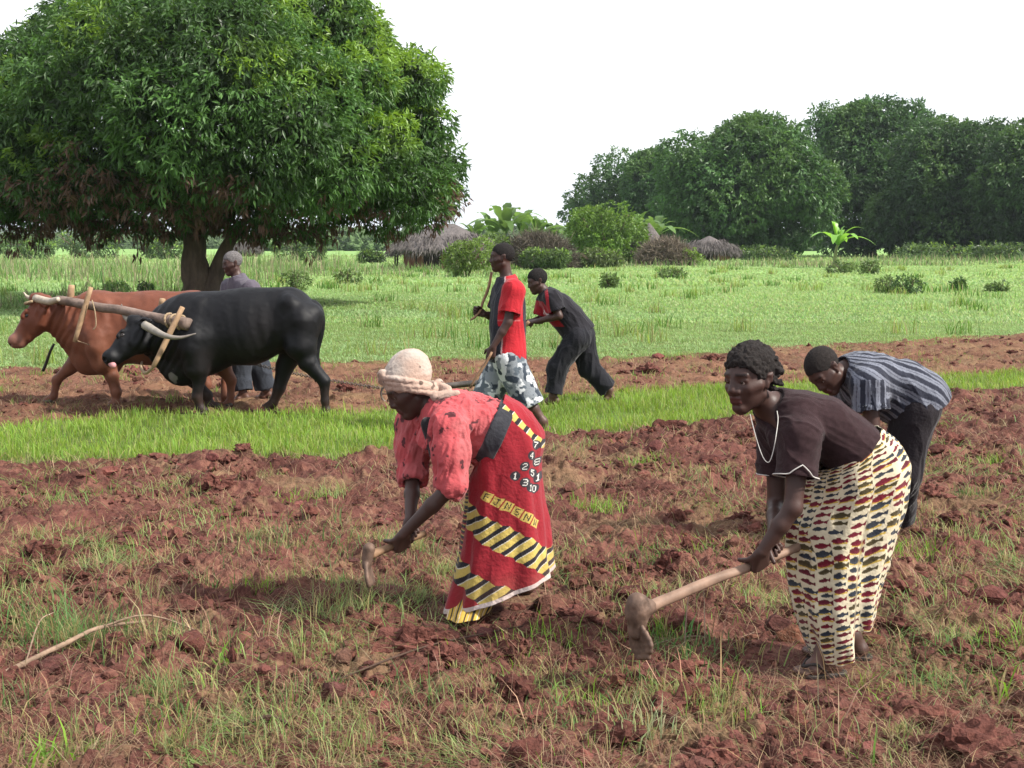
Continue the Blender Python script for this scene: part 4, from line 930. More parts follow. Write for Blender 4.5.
    hd += [RC(po - up * .03, po + f * ln * .45 - up * .02, .112, .095, .04, (sd, 1.05)), RC(po + f * ln * .4 - up * .02, mz - f * .03, .092, .066, .05, (sd, 1.05)),
           RC(mz - sd * .025, mz + sd * .025, .074, .074, .03), RC(po - up * .13 + f * .08, mz - up * .045 - f * .03, .085, .05, .06),
           RC(po - up * .09 + f * .04 - sd * .06, po - up * .12 + f * .14 - sd * .05, .075, .06, .04), RC(po - up * .09 + f * .04 + sd * .06, po - up * .12 + f * .14 + sd * .05, .075, .06, .04),
           RC(po + up * .05 - sd * .05 - f * .02, po + up * .05 + sd * .05 - f * .02, .06, .06, .05)]
    for e in (1, -1):
        ec = po + f * .155 + sd * e * .088 + up * .022
        hd += [RC(ec - f * .035 + up * .02, ec + f * .03 + up * .025, .024, .02, .02), sub(RC(ec + sd * e * .012, ec + sd * e * .02, .02, .02), .012), RC(ec - sd * e * .004 - up * .014 - f * .02, ec - up * .014 + f * .02 - sd * e * .004, .012, .012, .01),
               sub(RC(mz + sd * e * .035 + f * .045 + up * .02, mz + sd * e * .06 + f * .05 + up * .01, .015, .018), .01)]
        eb = po + sd * e * .10 - f * .02 - up * .02; ed = unit(sd * e * (.6 if kind == 'black' else .45) - f * .35 - up * .75 + V(.25, 0, 0)); et = eb + ed * .17
        hd += [RC(eb, eb + ed * .09, .022, .042, .02, (unit(np.cross(ed, up)) , 1.0)), RC(eb + ed * .09, et, .040, .014, .02)]
        hd += [sub(RC(eb + ed * .05 - V(.02, .03, 0), eb + ed * .12 - V(.02, .03, 0), .012, .018), .01)]
    hd += [sub(RC(mz - up * .035 + f * .03 - sd * .07, mz - up * .035 + f * .03 + sd * .07, .006, .006), .008)]
    T = crs(tail, 4); L += [RC(T[i], T[i + 1], .03 - .012 * i / len(T), .03 - .012 * (i + 1) / len(T), .02) for i in range(len(T) - 1)]
    L += [RC(T[-1], T[-1] + V(0, 0, -.16), .03, .04, .03), RC(T[-1] + V(0, 0, -.16), T[-1] + V(-.01, 0, -.26), .035, .01, .02)]
    ec0 = [po + f * .155 + sd * e * .08 + up * .018 for e in (1, -1)]
    def color(v, n):
        c = np.tile(col, (len(v), 1)).astype(float); r = v - mz; dm = np.linalg.norm(r, axis=1); z = v[:, 2]
        if kind == 'black':
            b = sstep(.1, .7, noise3(v * 2.2, 5))[:, None]; c = c * (1 - .5 * b) + V(.012, .009, .009) * .5 * b
            w_ = (np.linalg.norm((v - p(172, 378, -.1)) * V(1, .5, .7), axis=1) < .04 + .03 * noise3(v * 20)); c[w_] = (.14, .13, .13)
            mu = dm < .075; c[mu] = (.035, .033, .036)
        else:
            b = sstep(-.3, .5, noise3(v * 2.5, 5))[:, None]; c = c * (1 - .25 * b) + V(.18, .065, .038) * .25 * b
            lo = sstep(.9, .35, z)[:, None] * .35; c = c * (1 - lo) + V(.20, .09, .055) * lo; mu = sstep(.13, .06, dm)[:, None]; c = c * (1 - mu) + V(.20, .105, .085) * mu
            dk = sstep(.35, .15, np.linalg.norm(v - po - f * .1, axis=1))[:, None] * .3; c = c * (1 - dk) + V(.09, .02, .012) * dk
        dust = sstep(.35, .02, z)[:, None] * .3 * (.6 + .4 * noise3(v * 12)[:, None]); return c * (1 - dust) + V(.16, .08, .055) * dust
    def disp(v, n):
        nk_ = np.exp(-(np.linalg.norm((v - (po + V(.22, 0, -.12))) * V(1, .6, .8), axis=1) / .22) ** 2); fold_ = .010 * nk_ * np.sin((v[:, 0] * .8 - v[:, 2] * .5) * 95 + 2 * noise3(v * 5, 3))
        rib = .0016 * (1 + 1.5 * noise3(v * 3, 2)) * np.sin(v[:, 0] * 62 + v[:, 2] * 14) * sstep(.5, .7, v[:, 2]) * sstep(1.05, .9, v[:, 2])
        return fold_ + rib + .007 * noise3(v * V(4, 4, 2), 7) + .003 * noise3(v * V(14, 14, 7), 8) + .0015 * noise3(v * 30, 9)
    solid_obj('body', L + hd, .009, M['hide'], root, color, disp=disp, smooth=2)
    for hv in H['h']: solid_obj('hoof', hv, .006, M['horn'], root, (.06, .045, .035))
    for c_, e in zip(ec0, (1, -1)):
        solid_obj('eye', [RC(c_ - f * .004, c_ + f * .004, .026, .026)], .005, M['eye'], root, (.012, .007, .005))
    if kind == 'black':
        b1, b2 = po + sd * .10 + up * .03 - f * .03, po - sd * .10 + up * .04 - f * .03
        b1 = p(145, 325, -.27); horn = [b1, p(155, 331, -.38), p(166, 336, -.50), p(180, 337.5, -.52), p(196, 333.5, -.48)]; v, l, t = tube_arrays(horn, [.038, .030, .023, .015, .004], 12, sub_n=6)
        horn2 = [p(131, 321, .0), p(126, 317, .06), p(122.5, 311, .08), p(121.5, 304, .08)]
    else:
        b1, b2 = po + sd * .09 + up * .04 - f * .03, po - sd * .09 + up * .05 - f * .03
        horn = [b1, p(49, 301.5, -.27), p(54, 300.5, -.32), p(58.5, 299, -.36)]; horn2 = [b2, p(34, 299, .14), p(27, 296.5, .18), p(23.5, 292, .17)]
    for hh, r0 in ((horn, .042 if kind == 'black' else .04), (horn2, .036)):
        n = len(hh); rr = [r0 * (1 - .88 * (i / (n - 1)) ** 1.2) for i in range(n)]
        if kind == 'brown' and hh is horn: rr = [.04, .036, .03, .022]
        v, l, t = tube_arrays(hh, rr, 12, sub_n=6); a = np.linspace(0, 1, len(v))[:, None]
        mesh('horn', v, l, t, M['horn'], root, V(.28, .25, .21) * (1 - a) + V(.12, .10, .09) * a if kind == 'black' else V(.34, .29, .23) * np.ones((len(v), 1)))
    if kind == 'black': solid_obj('tongue', [RC(mz - up * .04 + f * .045 + sd * .02, mz - up * .075 + f * .05 + sd * .035, .026, .03, .01), RC(mz - up * .04 + f * .045, mz - up * .04, .02, .02)], .005, M['skin'], root, (.42, .2, .21))
    return po, mz, f, sd, up
hB = ox('black'); hN = ox('brown')

def yoke():
    a, b = P(57, 299.5, 12.60), P(189, 324, 11.86)
    root = thing('yoke', 'rough wooden pole yoke with four pegs lying across the necks of both oxen', 'yoke', (a + b) / 2)
    m = mat_col('yoke_wood', (.16, .115, .095), rough=.8, bscale=26, bstr=.8, bdist=.01, var=.4, vscale=9)
    pale = mat_col('peg_wood', (.28, .18, .105), rough=.75, bscale=50, bstr=.4, bdist=.004, var=.3, vscale=14)
    L = lambda t: a + (b - a) * t
    tube('beam', [a, L(.12), L(.3), L(.5) + V(0, 0, .012), L(.72), L(.88), b], [.040, .045, .044, .044, .05, .058, .058], m, root, 14, 6, wob=.12)
    def peg(top, bot, r):
        v, l, t = tube_arrays([top, top * .5 + bot * .5, bot], [r * .72, r * .8, r * .68], 8, sub_n=3, wob=.15); mesh('peg', v, l, t, pale, root)
    q = lambda x, y, d: P(x, y, d)
    peg(q(71.5, 285, 12.72), q(70, 304, 12.72), .042); peg(q(91, 287, 12.35), q(74.5, 342, 12.30), .032)
    peg(q(162.5, 299, 12.25), q(160, 322, 12.3), .04); peg(q(182.5, 307, 11.83), q(153.5, 367, 11.66), .034)
    # lashings round the end of the beam and the neck strap
    for t_ in (.86, .9, .94):
        c = L(t_); d = unit(b - a); u1 = unit(np.cross(d, V(0, 0, 1))); u2 = np.cross(d, u1)
        tube('lashing', [c + (u1 * math.cos(w) + u2 * math.sin(w)) * .064 + d * .012 * math.sin(w * 2) for w in np.linspace(0, 2 * pi, 17)], [.011] * 17, M['rope'], root, 6)
    tube('neck_strap', [q(154, 366, 11.66), q(146, 373, 11.72), q(141, 368, 11.9), q(142, 362, 12.1)], [.013, .016, .015, .012], M['rope'], root, 6, 4)
    tube('neck_strap', [q(75, 340, 12.3), q(90, 345, 12.36)], [.004, .004], M['rope'], root, 6, 4)
    tube('cord', [q(92, 300, 12.3), q(95, 312, 12.28), q(96, 325, 12.28), q(93, 330, 12.28)], [.006] * 4, M['rope'], root, 6, 4)
    h = thing('halter_rope', 'dark rope tied round the horns of the brown ox with its end dangling', 'rope', hN[0])
    po, mz, f, sd, up = hN
    tube('head_loop', [po + sd * .13 + up * .03, po + sd * .11 + f * .06 + up * .09, po + f * .07 + up * .115, po - sd * .1 + f * .03 + up * .10, po - sd * .11 - f * .04 + up * .06], [.014] * 5, M['rope'], h, 6, 4)
    tube('dangling_end', [P(54, 344, 12.7), P(50, 352, 12.72), P(47, 361, 12.75), P(43, 371, 12.78)], [.012, .013, .015, .016], M['leather'], h, 6, 4)
yoke()

def plough():
    root = thing('plough', 'single furrow ox plough with wooden handles pushed by the man in black', 'plough', P(480, 398, 12.9) * V(1, 1, 0))
    q = lambda x, y, d=0: P(x, y, 12.95 + d)
    st = mat_col('plough_steel', (.10, .085, .075), rough=.5, bscale=60, bstr=.3, bdist=.003, var=.4, vscale=15, spec=.5, metal=.5)
    tube('beam', [q(512, 384), q(480, 383), q(445, 386), q(404, 388)], [.03, .032, .03, .025], st, root, 8, 4)
    for s in (-.2, .2):
        tube('handle', [q(529, 321.5, s), q(522, 330, s * .9), q(510, 355, s * .5), q(500, 382, s * .1)], [.017, .018, .02, .022], M['wood'], root, 8, 4)
    tube('brace', [q(515, 345, -.14), q(515, 345, .14)], [.012, .012], st, root, 6)
    solid_obj('mouldboard', [RC(q(500, 384, -.02), q(498, 398, -.10), .03, .03, .03), RC(q(498, 398, -.1), q(474, 404, -.03), .035, .012, .03), RC(q(505, 388, -.08), q(486, 400, -.08), .03, .03, .03)], .008, st, root, (.1, .1, .1))
    c = q(391, 394); r = .10
    tube('wheel', [c + V(r * math.cos(t), 0, r * math.sin(t)) for t in np.linspace(0, 2 * pi, 25)], [.012] * 25, st, root, 6)
    for t in (0, pi / 3, 2 * pi / 3): tube('spoke', [c + V(r * math.cos(t), 0, r * math.sin(t)), c - V(r * math.cos(t), 0, r * math.sin(t))], [.006, .006], st, root, 5)
    tube('wheel_arm', [c, c + V(.02, 0, .09), q(406, 388)], [.012, .012, .014], st, root, 6, 2)
    ch = thing('chain', 'draught chain running from the yoke back to the plough', 'chain', q(360, 392))
    A = P(124, 318, 12.25); B = q(391, 391) + V(-.1, 0, .03); n = 110; parts = []
    for i in range(n):
        t0, t1 = i / n, (i + 1) / n; sag = lambda t: A + (B - A) * t + V(0, 0, -.10 * math.sin(pi * t))
        p0, p1 = sag(t0), sag(t1); d = unit(p1 - p0); s_ = unit(np.cross(d, V(0, 0, 1) if i % 2 else V(0, 1, .2))); cc = (p0 + p1) / 2; hl = np.linalg.norm(p1 - p0) * .68
        ring = [cc + d * hl * math.cos(w) + s_ * .014 * math.sin(w) for w in np.linspace(0, 2 * pi, 9)]
        parts.append(tube_arrays(ring, [.0045] * 9, 4, cap=False))
    v, l, t = join(parts); mesh('links', v, l, t, st, ch)
plough()
# ------------------------------------------------------------------ ground: tilled soil, grass strips, field
XF, YF = [-30, -8, -3.6, -.84, 1., 5.5, 12, 30], [4.0, 8.2, 9.2, 9.8, 11., 14., 18.2, 29]
XN, YN = [-30, -10, -4.5, 1.1, 6.5, 14, 30], [5.5, 10.2, 11.4, 13.7, 16.4, 20, 29.5]
XB, YB = [-30, -12, -6.5, 2, 8.9, 16, 30], [8, 14.2, 16.4, 18.5, 22.6, 27, 37]
def masks(x, y):
    n1 = fbm2(x * .8, y * .8, 3, 3) * .55 + fbm2(x * 4, y * 4, 2, 5) * .18
    f = sstep(.18, -.18, y - np.interp(x, XF, YF) + n1)
    b = sstep(-.25, .25, y - np.interp(x, XN, YN) + n1) * sstep(.3, -.3, y - np.interp(x, XB, YB) + n1 * 1.3)
    return f, b
_ft = [(float(a[0]), float(a[1])) for a in FEET]
def height(x, y, detail=True):
    f, b = masks(x, y); m = np.maximum(f, b * .8)
    wx = x + .12 * noise2(x * 3, y * 3, 61); wy = y + .12 * noise2(x * 3, y * 3, 62)
    h = .022 * fbm2(x * .35, y * .35, 3, 40)
    u = wx * .88 + wy * .47; v_ = -wx * .47 + wy * .88
    d1, r1 = worley(u * 1.9, v_ * 2.7, 11); d2, r2 = worley(wx * 4.6, wy * 5.4, 21); d3, r3 = worley(wx * 11, wy * 12, 31)
    near = sstep(4.2, 6.5, np.hypot(x, y)) * .5 + .5
    big = np.clip(1 - d1 / .62, 0, 1) ** .8 * r1 * .08 * near + np.clip(1 - d2 / .55, 0, 1) ** .7 * np.clip(r2 * 1.5 - .4, 0, 1) * .062 * near + np.clip(1 - d3 / .6, 0, 1) ** .8 * np.clip(r3 * 1.4 - .3, 0, 1) * .028
    fur = .030 * np.sin(v_ * 2 * pi / .62 + 1.2 * noise2(x * 1.1, y * 1.1, 77)) * (.5 + .5 * noise2(x * .7, y * .7, 78))
    fine = .017 * (1 - np.abs(noise2(wx * 16, wy * 16, 50)) * 2) + .013 * (1 - 2 * np.abs(noise2(x * 34, y * 34, 51))) + .007 * noise2(x * 80, y * 80, 52)
    edge = .05 * np.exp(-((y - np.interp(x, XF, YF) + .22) / .22) ** 2) * (.6 + .8 * noise2(x * 2.2, y * 2.2, 91)) * f
    s = m * (big + fur + fine + edge - .03)
    g = (1 - m) * (.012 * noise2(x * 3, y * 3, 81) + .006 * noise2(x * 11, y * 11, 82))
    k = np.zeros_like(s)
    for fx, fy in _ft: k = np.maximum(k, sstep(.40, .17, np.hypot(x - fx, y - fy)))
    fade = sstep(60, 25, np.hypot(x, y)) * .95 + .05
    return (h * fade + (s + g) * fade) * (1 - k) + k * -.004 + m * (1-k) * .004
def build_ground():
    r = np.concatenate([np.geomspace(.3, 3.3, 40)[:-1], np.geomspace(3.3, 26, 1300), np.geomspace(26, 200, 130)[1:], np.geomspace(200, 3600, 30)[1:]])
    t = np.concatenate([np.linspace(-31, 31, 640), np.linspace(31, 329, 60)[1:-1]]); t = np.radians(t)
    R, T = np.meshgrid(r, t, indexing='ij'); x = R * np.sin(T); y = R * np.cos(T); z = height(x, y)
    front = (np.abs(T) < .7) | (R < 40); z = np.where(R > 200, -.0, z)
    f, b = masks(x, y); m = np.maximum(f, b)
    jit = m * sstep(30, 12, R) * .5; x2 = x + jit * .03 * noise2(x * 14, y * 14, 71); y2 = y + jit * .03 * noise2(x * 14, y * 14, 72)
    v = np.stack([x2, y2, z], -1).reshape(-1, 3); nr, nt_ = R.shape
    i = np.arange(nr - 1)[:, None] * nt_; j = np.arange(nt_)[None]; j2 = (j + 1) % nt_
    q = np.stack([i + j, i + j2, i + nt_ + j2, i + nt_ + j], -1).reshape(-1, 4)
    c0 = np.arange(nt_)[::-1]; loops = np.concatenate([q.ravel(), c0]); tot = np.concatenate([np.full(len(q), 4), [nt_]])
    a = fbm2(x * 1.3, y * 1.3, 4, 100); a2 = fbm2(x * 7, y * 7, 3, 104); a3 = noise2(x * 40, y * 40, 108)
    soil = V(.094, .037, .0295) * (1 + .28 * a + .25 * a2 + .22 * a3)[..., None]
    dry = (sstep(.0, .6, a2 + .5 * a3) * .55)[..., None]; soil = soil * (1 - dry) + V(.175, .082, .058) * dry
    litter = (sstep(.12, .5, fbm2(x * 2.1, y * 2.1, 4, 120) + .25 * a3) * .45)[..., None]; soil = soil * (1 - litter) + V(.17, .125, .065) * litter
    gr = V(.075, .115, .024) * (1 + .3 * a + .2 * a3)[..., None]; straw = (sstep(-.1, .6, a2) * .4)[..., None]; gr = gr * (1 - straw) + V(.15, .14, .06) * straw
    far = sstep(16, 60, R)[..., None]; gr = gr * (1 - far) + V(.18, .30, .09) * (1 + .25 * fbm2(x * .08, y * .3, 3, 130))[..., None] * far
    band = (b * (.25 + .3 * sstep(-.2, .4, a)))[..., None]; soil = soil * (1 - band * .6) + V(.22, .14, .07) * band * .6
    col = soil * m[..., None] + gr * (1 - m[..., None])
    mt, nt, bs = newmat('soil_and_turf')
    at = N(nt, 'ShaderNodeAttribute'); at.attribute_name = 'Col'; tc = N(nt, 'ShaderNodeTexCoord')
    n1 = N(nt, 'ShaderNodeTexNoise'); n1.inputs['Scale'].default_value = 55; n1.inputs['Detail'].default_value = 8; n1.inputs['Roughness'].default_value = .75
    nt.links.new(tc.outputs['Object'], n1.inputs['Vector']); mr = N(nt, 'ShaderNodeMapRange'); mr.inputs['From Min'].default_value = .3; mr.inputs['From Max'].default_value = .7; mr.inputs['To Min'].default_value = .62; mr.inputs['To Max'].default_value = 1.4
    nt.links.new(n1.outputs['Fac'], mr.inputs['Value']); mx = N(nt, 'ShaderNodeVectorMath'); mx.operation = 'SCALE'
    nt.links.new(at.outputs['Color'], mx.inputs[0]); nt.links.new(mr.outputs[0], mx.inputs['Scale']); nt.links.new(mx.outputs[0], bs.inputs['Base Color'])
    bs.inputs['Roughness'].default_value = .95; bs.inputs['Specular IOR Level'].default_value = .15
    b1 = bumped(nt, bs, 70, .9, .012, 8); bumped(nt, bs, 22, .6, .02, 6, prev=b1)
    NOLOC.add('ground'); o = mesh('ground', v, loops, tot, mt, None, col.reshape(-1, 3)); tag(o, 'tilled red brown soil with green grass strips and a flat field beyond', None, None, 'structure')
build_ground()

def ico():
    import bmesh
    bm = bmesh.new(); bmesh.ops.create_icosphere(bm, subdivisions=2, radius=1); v = np.array([x.co[:] for x in bm.verts]); f = np.array([[q.index for q in x.verts] for x in bm.faces]); bm.free(); return v, f
IV, IF = ico()
def lumps(pts, size, name, col, mat, flat=.7, rough=.35, kind='stuff', label=None):
    n = len(pts); out = []
    V0 = np.repeat(IV[None], n, 0) * V(1, 1, 1)
    s = size[:, None] * (1 + rng.normal(0, .25, (n, 3)).clip(-.5, .6)); ang = rng.uniform(0, 2 * pi, n)
    off = rng.uniform(0, 100, (n, 1, 3)); V0 = V0 * (1 + rough * noise3(V0 * 1.6 + off, 3) + rough * .8 * noise3(V0 * 3.3 + off, 4))[..., None]
    V0 = V0 * s[:, None, :] * V(1, 1, flat); c, sn = np.cos(ang)[:, None], np.sin(ang)[:, None]
    X = V0[..., 0] * c - V0[..., 1] * sn; Y = V0[..., 0] * sn + V0[..., 1] * c; Vv = np.stack([X, Y, V0[..., 2]], -1) + pts[:, None]
    if len(IV) > 500: Vv = Vv + (noise3(Vv * 45, 6) * .25 + (1 - 2 * np.abs(noise3(Vv * 90, 7))) * .10)[..., None] * np.repeat(IV[None], n, 0) * size[:, None, None]
    F = (IF[None] + (np.arange(n) * len(IV))[:, None, None]).reshape(-1, 3)
    cc = np.repeat(col[:, None], len(IV), 1).reshape(-1, 3); cc = cc * (1 + .2 * noise3(Vv.reshape(-1, 3) * 40, 5))[:, None]
    o = mesh(name, Vv.reshape(-1, 3), F.ravel(), np.full(len(F), 3), mat, None, cc, smooth=False); tag(o, label, None, None, kind)
M['soil'] = mat_attr('clod_soil', rough=.97, bscale=90, bstr=1, bdist=.01, var=.35, vscale=50, spec=.1)
def frus(n, y0, y1, pw=1.0, mx=1.25):     # random ground points in the part of the land in front of the camera
    y = (rng.uniform(0, 1, n) ** pw) * (y1 - y0) + y0; x = rng.uniform(-1, 1, n) * y * .40 * mx; return x, y
def clods():
    x, y = frus(70000, 3.3, 24, 1.6); f, b = masks(x, y); n = fbm2(x * 1.5, y * 1.5, 3, 140); keep = (rng.uniform(0, 1, len(x)) < np.maximum(f, b * .5) * (.28 + .9 * n)) 
    x, y = x[keep], y[keep]; n = len(x); s = np.clip(rng.lognormal(-4.5, .62, n), .004, .08); near = np.hypot(x, y) < 5; s[near] = np.minimum(s[near], .04)
    for fx, fy in _ft:
        s[np.hypot(x - fx, y - fy) < .2] *= .4
    p = np.stack([x, y, height(x, y) + s * .15], 1); c = V(.092, .037, .029) * rng.uniform(.75, 1.5, (n, 1)) * (1 + rng.normal(0, .05, (n, 3)))
    lumps(p, s, 'soil_clods', c, M['soil'], label='loose red brown clods of turned soil')
def slabs():
    global IV, IF
    import bmesh
    bm = bmesh.new(); bmesh.ops.create_icosphere(bm, subdivisions=4, radius=1); IV = np.array([x.co[:] for x in bm.verts]); IF = np.array([[q.index for q in x.verts] for x in bm.faces]); bm.free()
    x, y = frus(6000, 3.6, 22, 1.2); f, b = masks(x, y); n = fbm2(x * .9 + 5, y * .9, 3, 145); keep = rng.uniform(0, 1, len(x)) < np.maximum(f, b * .6) * sstep(-.1, .4, n) * .30; x, y = x[keep], y[keep]
    for fx, fy in _ft: q_ = np.hypot(x - fx, y - fy) > .35; x, y = x[q_], y[q_]
    n = len(x); s = np.clip(rng.lognormal(-3.0, .42, n), .022, .12); p = np.stack([x, y, height(x, y) - s * .1], 1); lumps(p, s, 'soil_slabs', V(.094, .037, .029) * rng.uniform(.75, 1.35, (n, 1)), M['soil'], flat=.6, rough=.55, label='larger slabs of turned red brown earth'); print('SLABS', n)
clods(); slabs()

M['grass'] = mat_leaf('grass_blade', .48, .55, .25)
M['straw'] = mat_leaf('dry_straw', .1, .8, .15)
def grass_obj(name, parts, label, mat='grass'):
    v, l, t, c = joinc(parts); o = mesh(name, v, l, t, M[mat], None, np.clip(c, 0, 1)); tag(o, label, None, None, 'stuff'); return o
def pal(n, base, var=.2, mixc=None, pm=.2):
    c = np.tile(V(*base), (n, 1)) * rng.uniform(1 - var, 1 + var, (n, 1)) * (1 + rng.normal(0, .07, (n, 3)))
    if mixc is not None: m = rng.uniform(0, 1, n) < pm; c[m] = np.array(mixc) * rng.uniform(.8, 1.2, (m.sum(), 1))
    return c
def strip_grass():
    parts = []
    # green strip between the ploughed pieces and thin growth in the second one
    x, y = frus(170000, 8.5, 17.5, 1.0, 1.3); f, b = masks(x, y); m = np.maximum(f, b); strip = (y < np.interp(x, XN, YN) + .3)
    dens = (1 - m) * strip * (.75 + .5 * fbm2(x * 2, y * 2, 2, 150)); keep = rng.uniform(0, 1, len(x)) < dens; x, y = x[keep], y[keep]; n = len(x)
    hh = rng.uniform(.05, .13, n) * (1 + .45 * fbm2(x * 1.6, y * 1.6, 3, 151)); hh *= np.where(y < np.interp(x, XF, YF) + .5, 1.2, 1)
    c = pal(n, (.20, .31, .055), .25, (.30, .33, .12), .16) * (1 + .25 * fbm2(x * .9, y * .9, 3, 152))[:, None]
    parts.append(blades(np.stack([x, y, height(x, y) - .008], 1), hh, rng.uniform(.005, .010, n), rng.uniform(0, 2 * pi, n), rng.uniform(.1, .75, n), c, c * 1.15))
    grass_obj('grass', parts, 'bright green grass strip between the two ploughed pieces')
    parts = []
    # the field beyond
    for y0, y1, n, w0, h0, h1 in ((14.5, 26, 150000, .013, .03, .08), (26, 48, 140000, .035, .04, .11), (48, 95, 90000, .09, .06, .16), (95, 170, 40000, .2, .1, .3)):
        x, y = frus(n, y0, y1, 1.2, 1.2); far = y > np.interp(x, XB, YB) - .2; nn = fbm2(x * .35, y * .22, 3, 160); keep = far & (rng.uniform(0, 1, n) < .72 + .5 * nn); x, y, nn = x[keep], y[keep], nn[keep]; n = len(x)
        tall = sstep(.15, .5, fbm2(x * .16, y * .12, 3, 161)); hh = rng.uniform(h0, h1, n) * (1 + .7 * tall)
        lt = fbm2(x * .12, y * .35, 3, 165); c = pal(n, (.26, .39, .14), .08, (.34, .40, .19), .25)
        k = sstep(-.2, .5, lt)[:, None]; c = c * (1 - k * .35) + V(.28, .42, .22) * k * .35; yel = sstep(30, 70, y)[:, None] * .35; c = c * (1 - yel) + V(.29, .36, .15) * yel
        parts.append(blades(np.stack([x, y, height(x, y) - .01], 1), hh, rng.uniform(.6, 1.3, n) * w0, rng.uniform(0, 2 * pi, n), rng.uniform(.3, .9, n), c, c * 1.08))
    # scattered taller tufts in the field
    for _ in range(230):
        y0 = 17 + 70 * rng.uniform() ** 1.4; x0 = rng.uniform(-1, 1) * y0 * .46
        if y0 < np.interp(x0, XB, YB) + .5: continue
        n = 40; r = rng.uniform(.15, .5); x = x0 + rng.normal(0, r, n) * .6; y = y0 + rng.normal(0, r, n) * .6; dk = rng.uniform(0, 1) < .55
        c = pal(n, (.09, .19, .035) if dk else (.22, .30, .08), .2, (.33, .3, .14), .15); parts.append(blades(np.stack([x, y, height(x, y)], 1), rng.uniform(.15, .42, n), rng.uniform(.010, .02, n) * max(1, y0 / 25), rng.uniform(0, 2 * pi, n), rng.uniform(.1, .5, n), c, c * 1.1))
    grass_obj('field_grass', parts, 'pale green pasture grass with scattered tufts beyond the ploughed land')
    # high weeds standing in front of the huts and under the big tree
    parts = []
    for (xa, xb, ya, yb, n, h0, h1) in ((-26, -9, 42, 62, 5000, .3, 1.15), (-24, -8, 31, 42, 2600, .15, .6), (-14, 0, 60, 84, 5000, .2, .7), (-2, 32, 84, 104, 7000, .25, .8), (30, 60, 95, 120, 5000, .3, 1.0), (-42, -10, 62, 90, 6000, .6, 1.5)):
        x = rng.uniform(xa, xb, n); y = rng.uniform(ya, yb, n); k = rng.uniform(0, 1, n) < .35 + 1.3 * fbm2(x * .25, y * .25, 3, 170); x, y = x[k], y[k]; n = len(x)
        c = pal(n, (.13, .21, .07), .25, (.27, .24, .15), .35); parts.append(blades(np.stack([x, y, x * 0 - .02], 1), rng.uniform(h0, h1, n), rng.uniform(.02, .05, n) * np.maximum(1, y / 60), rng.uniform(0, 2 * pi, n), rng.uniform(.02, .75, n), c, c * 1.15))
    grass_obj('tall_weeds', parts, 'tall half dry weeds standing along the far side of the field')
strip_grass()

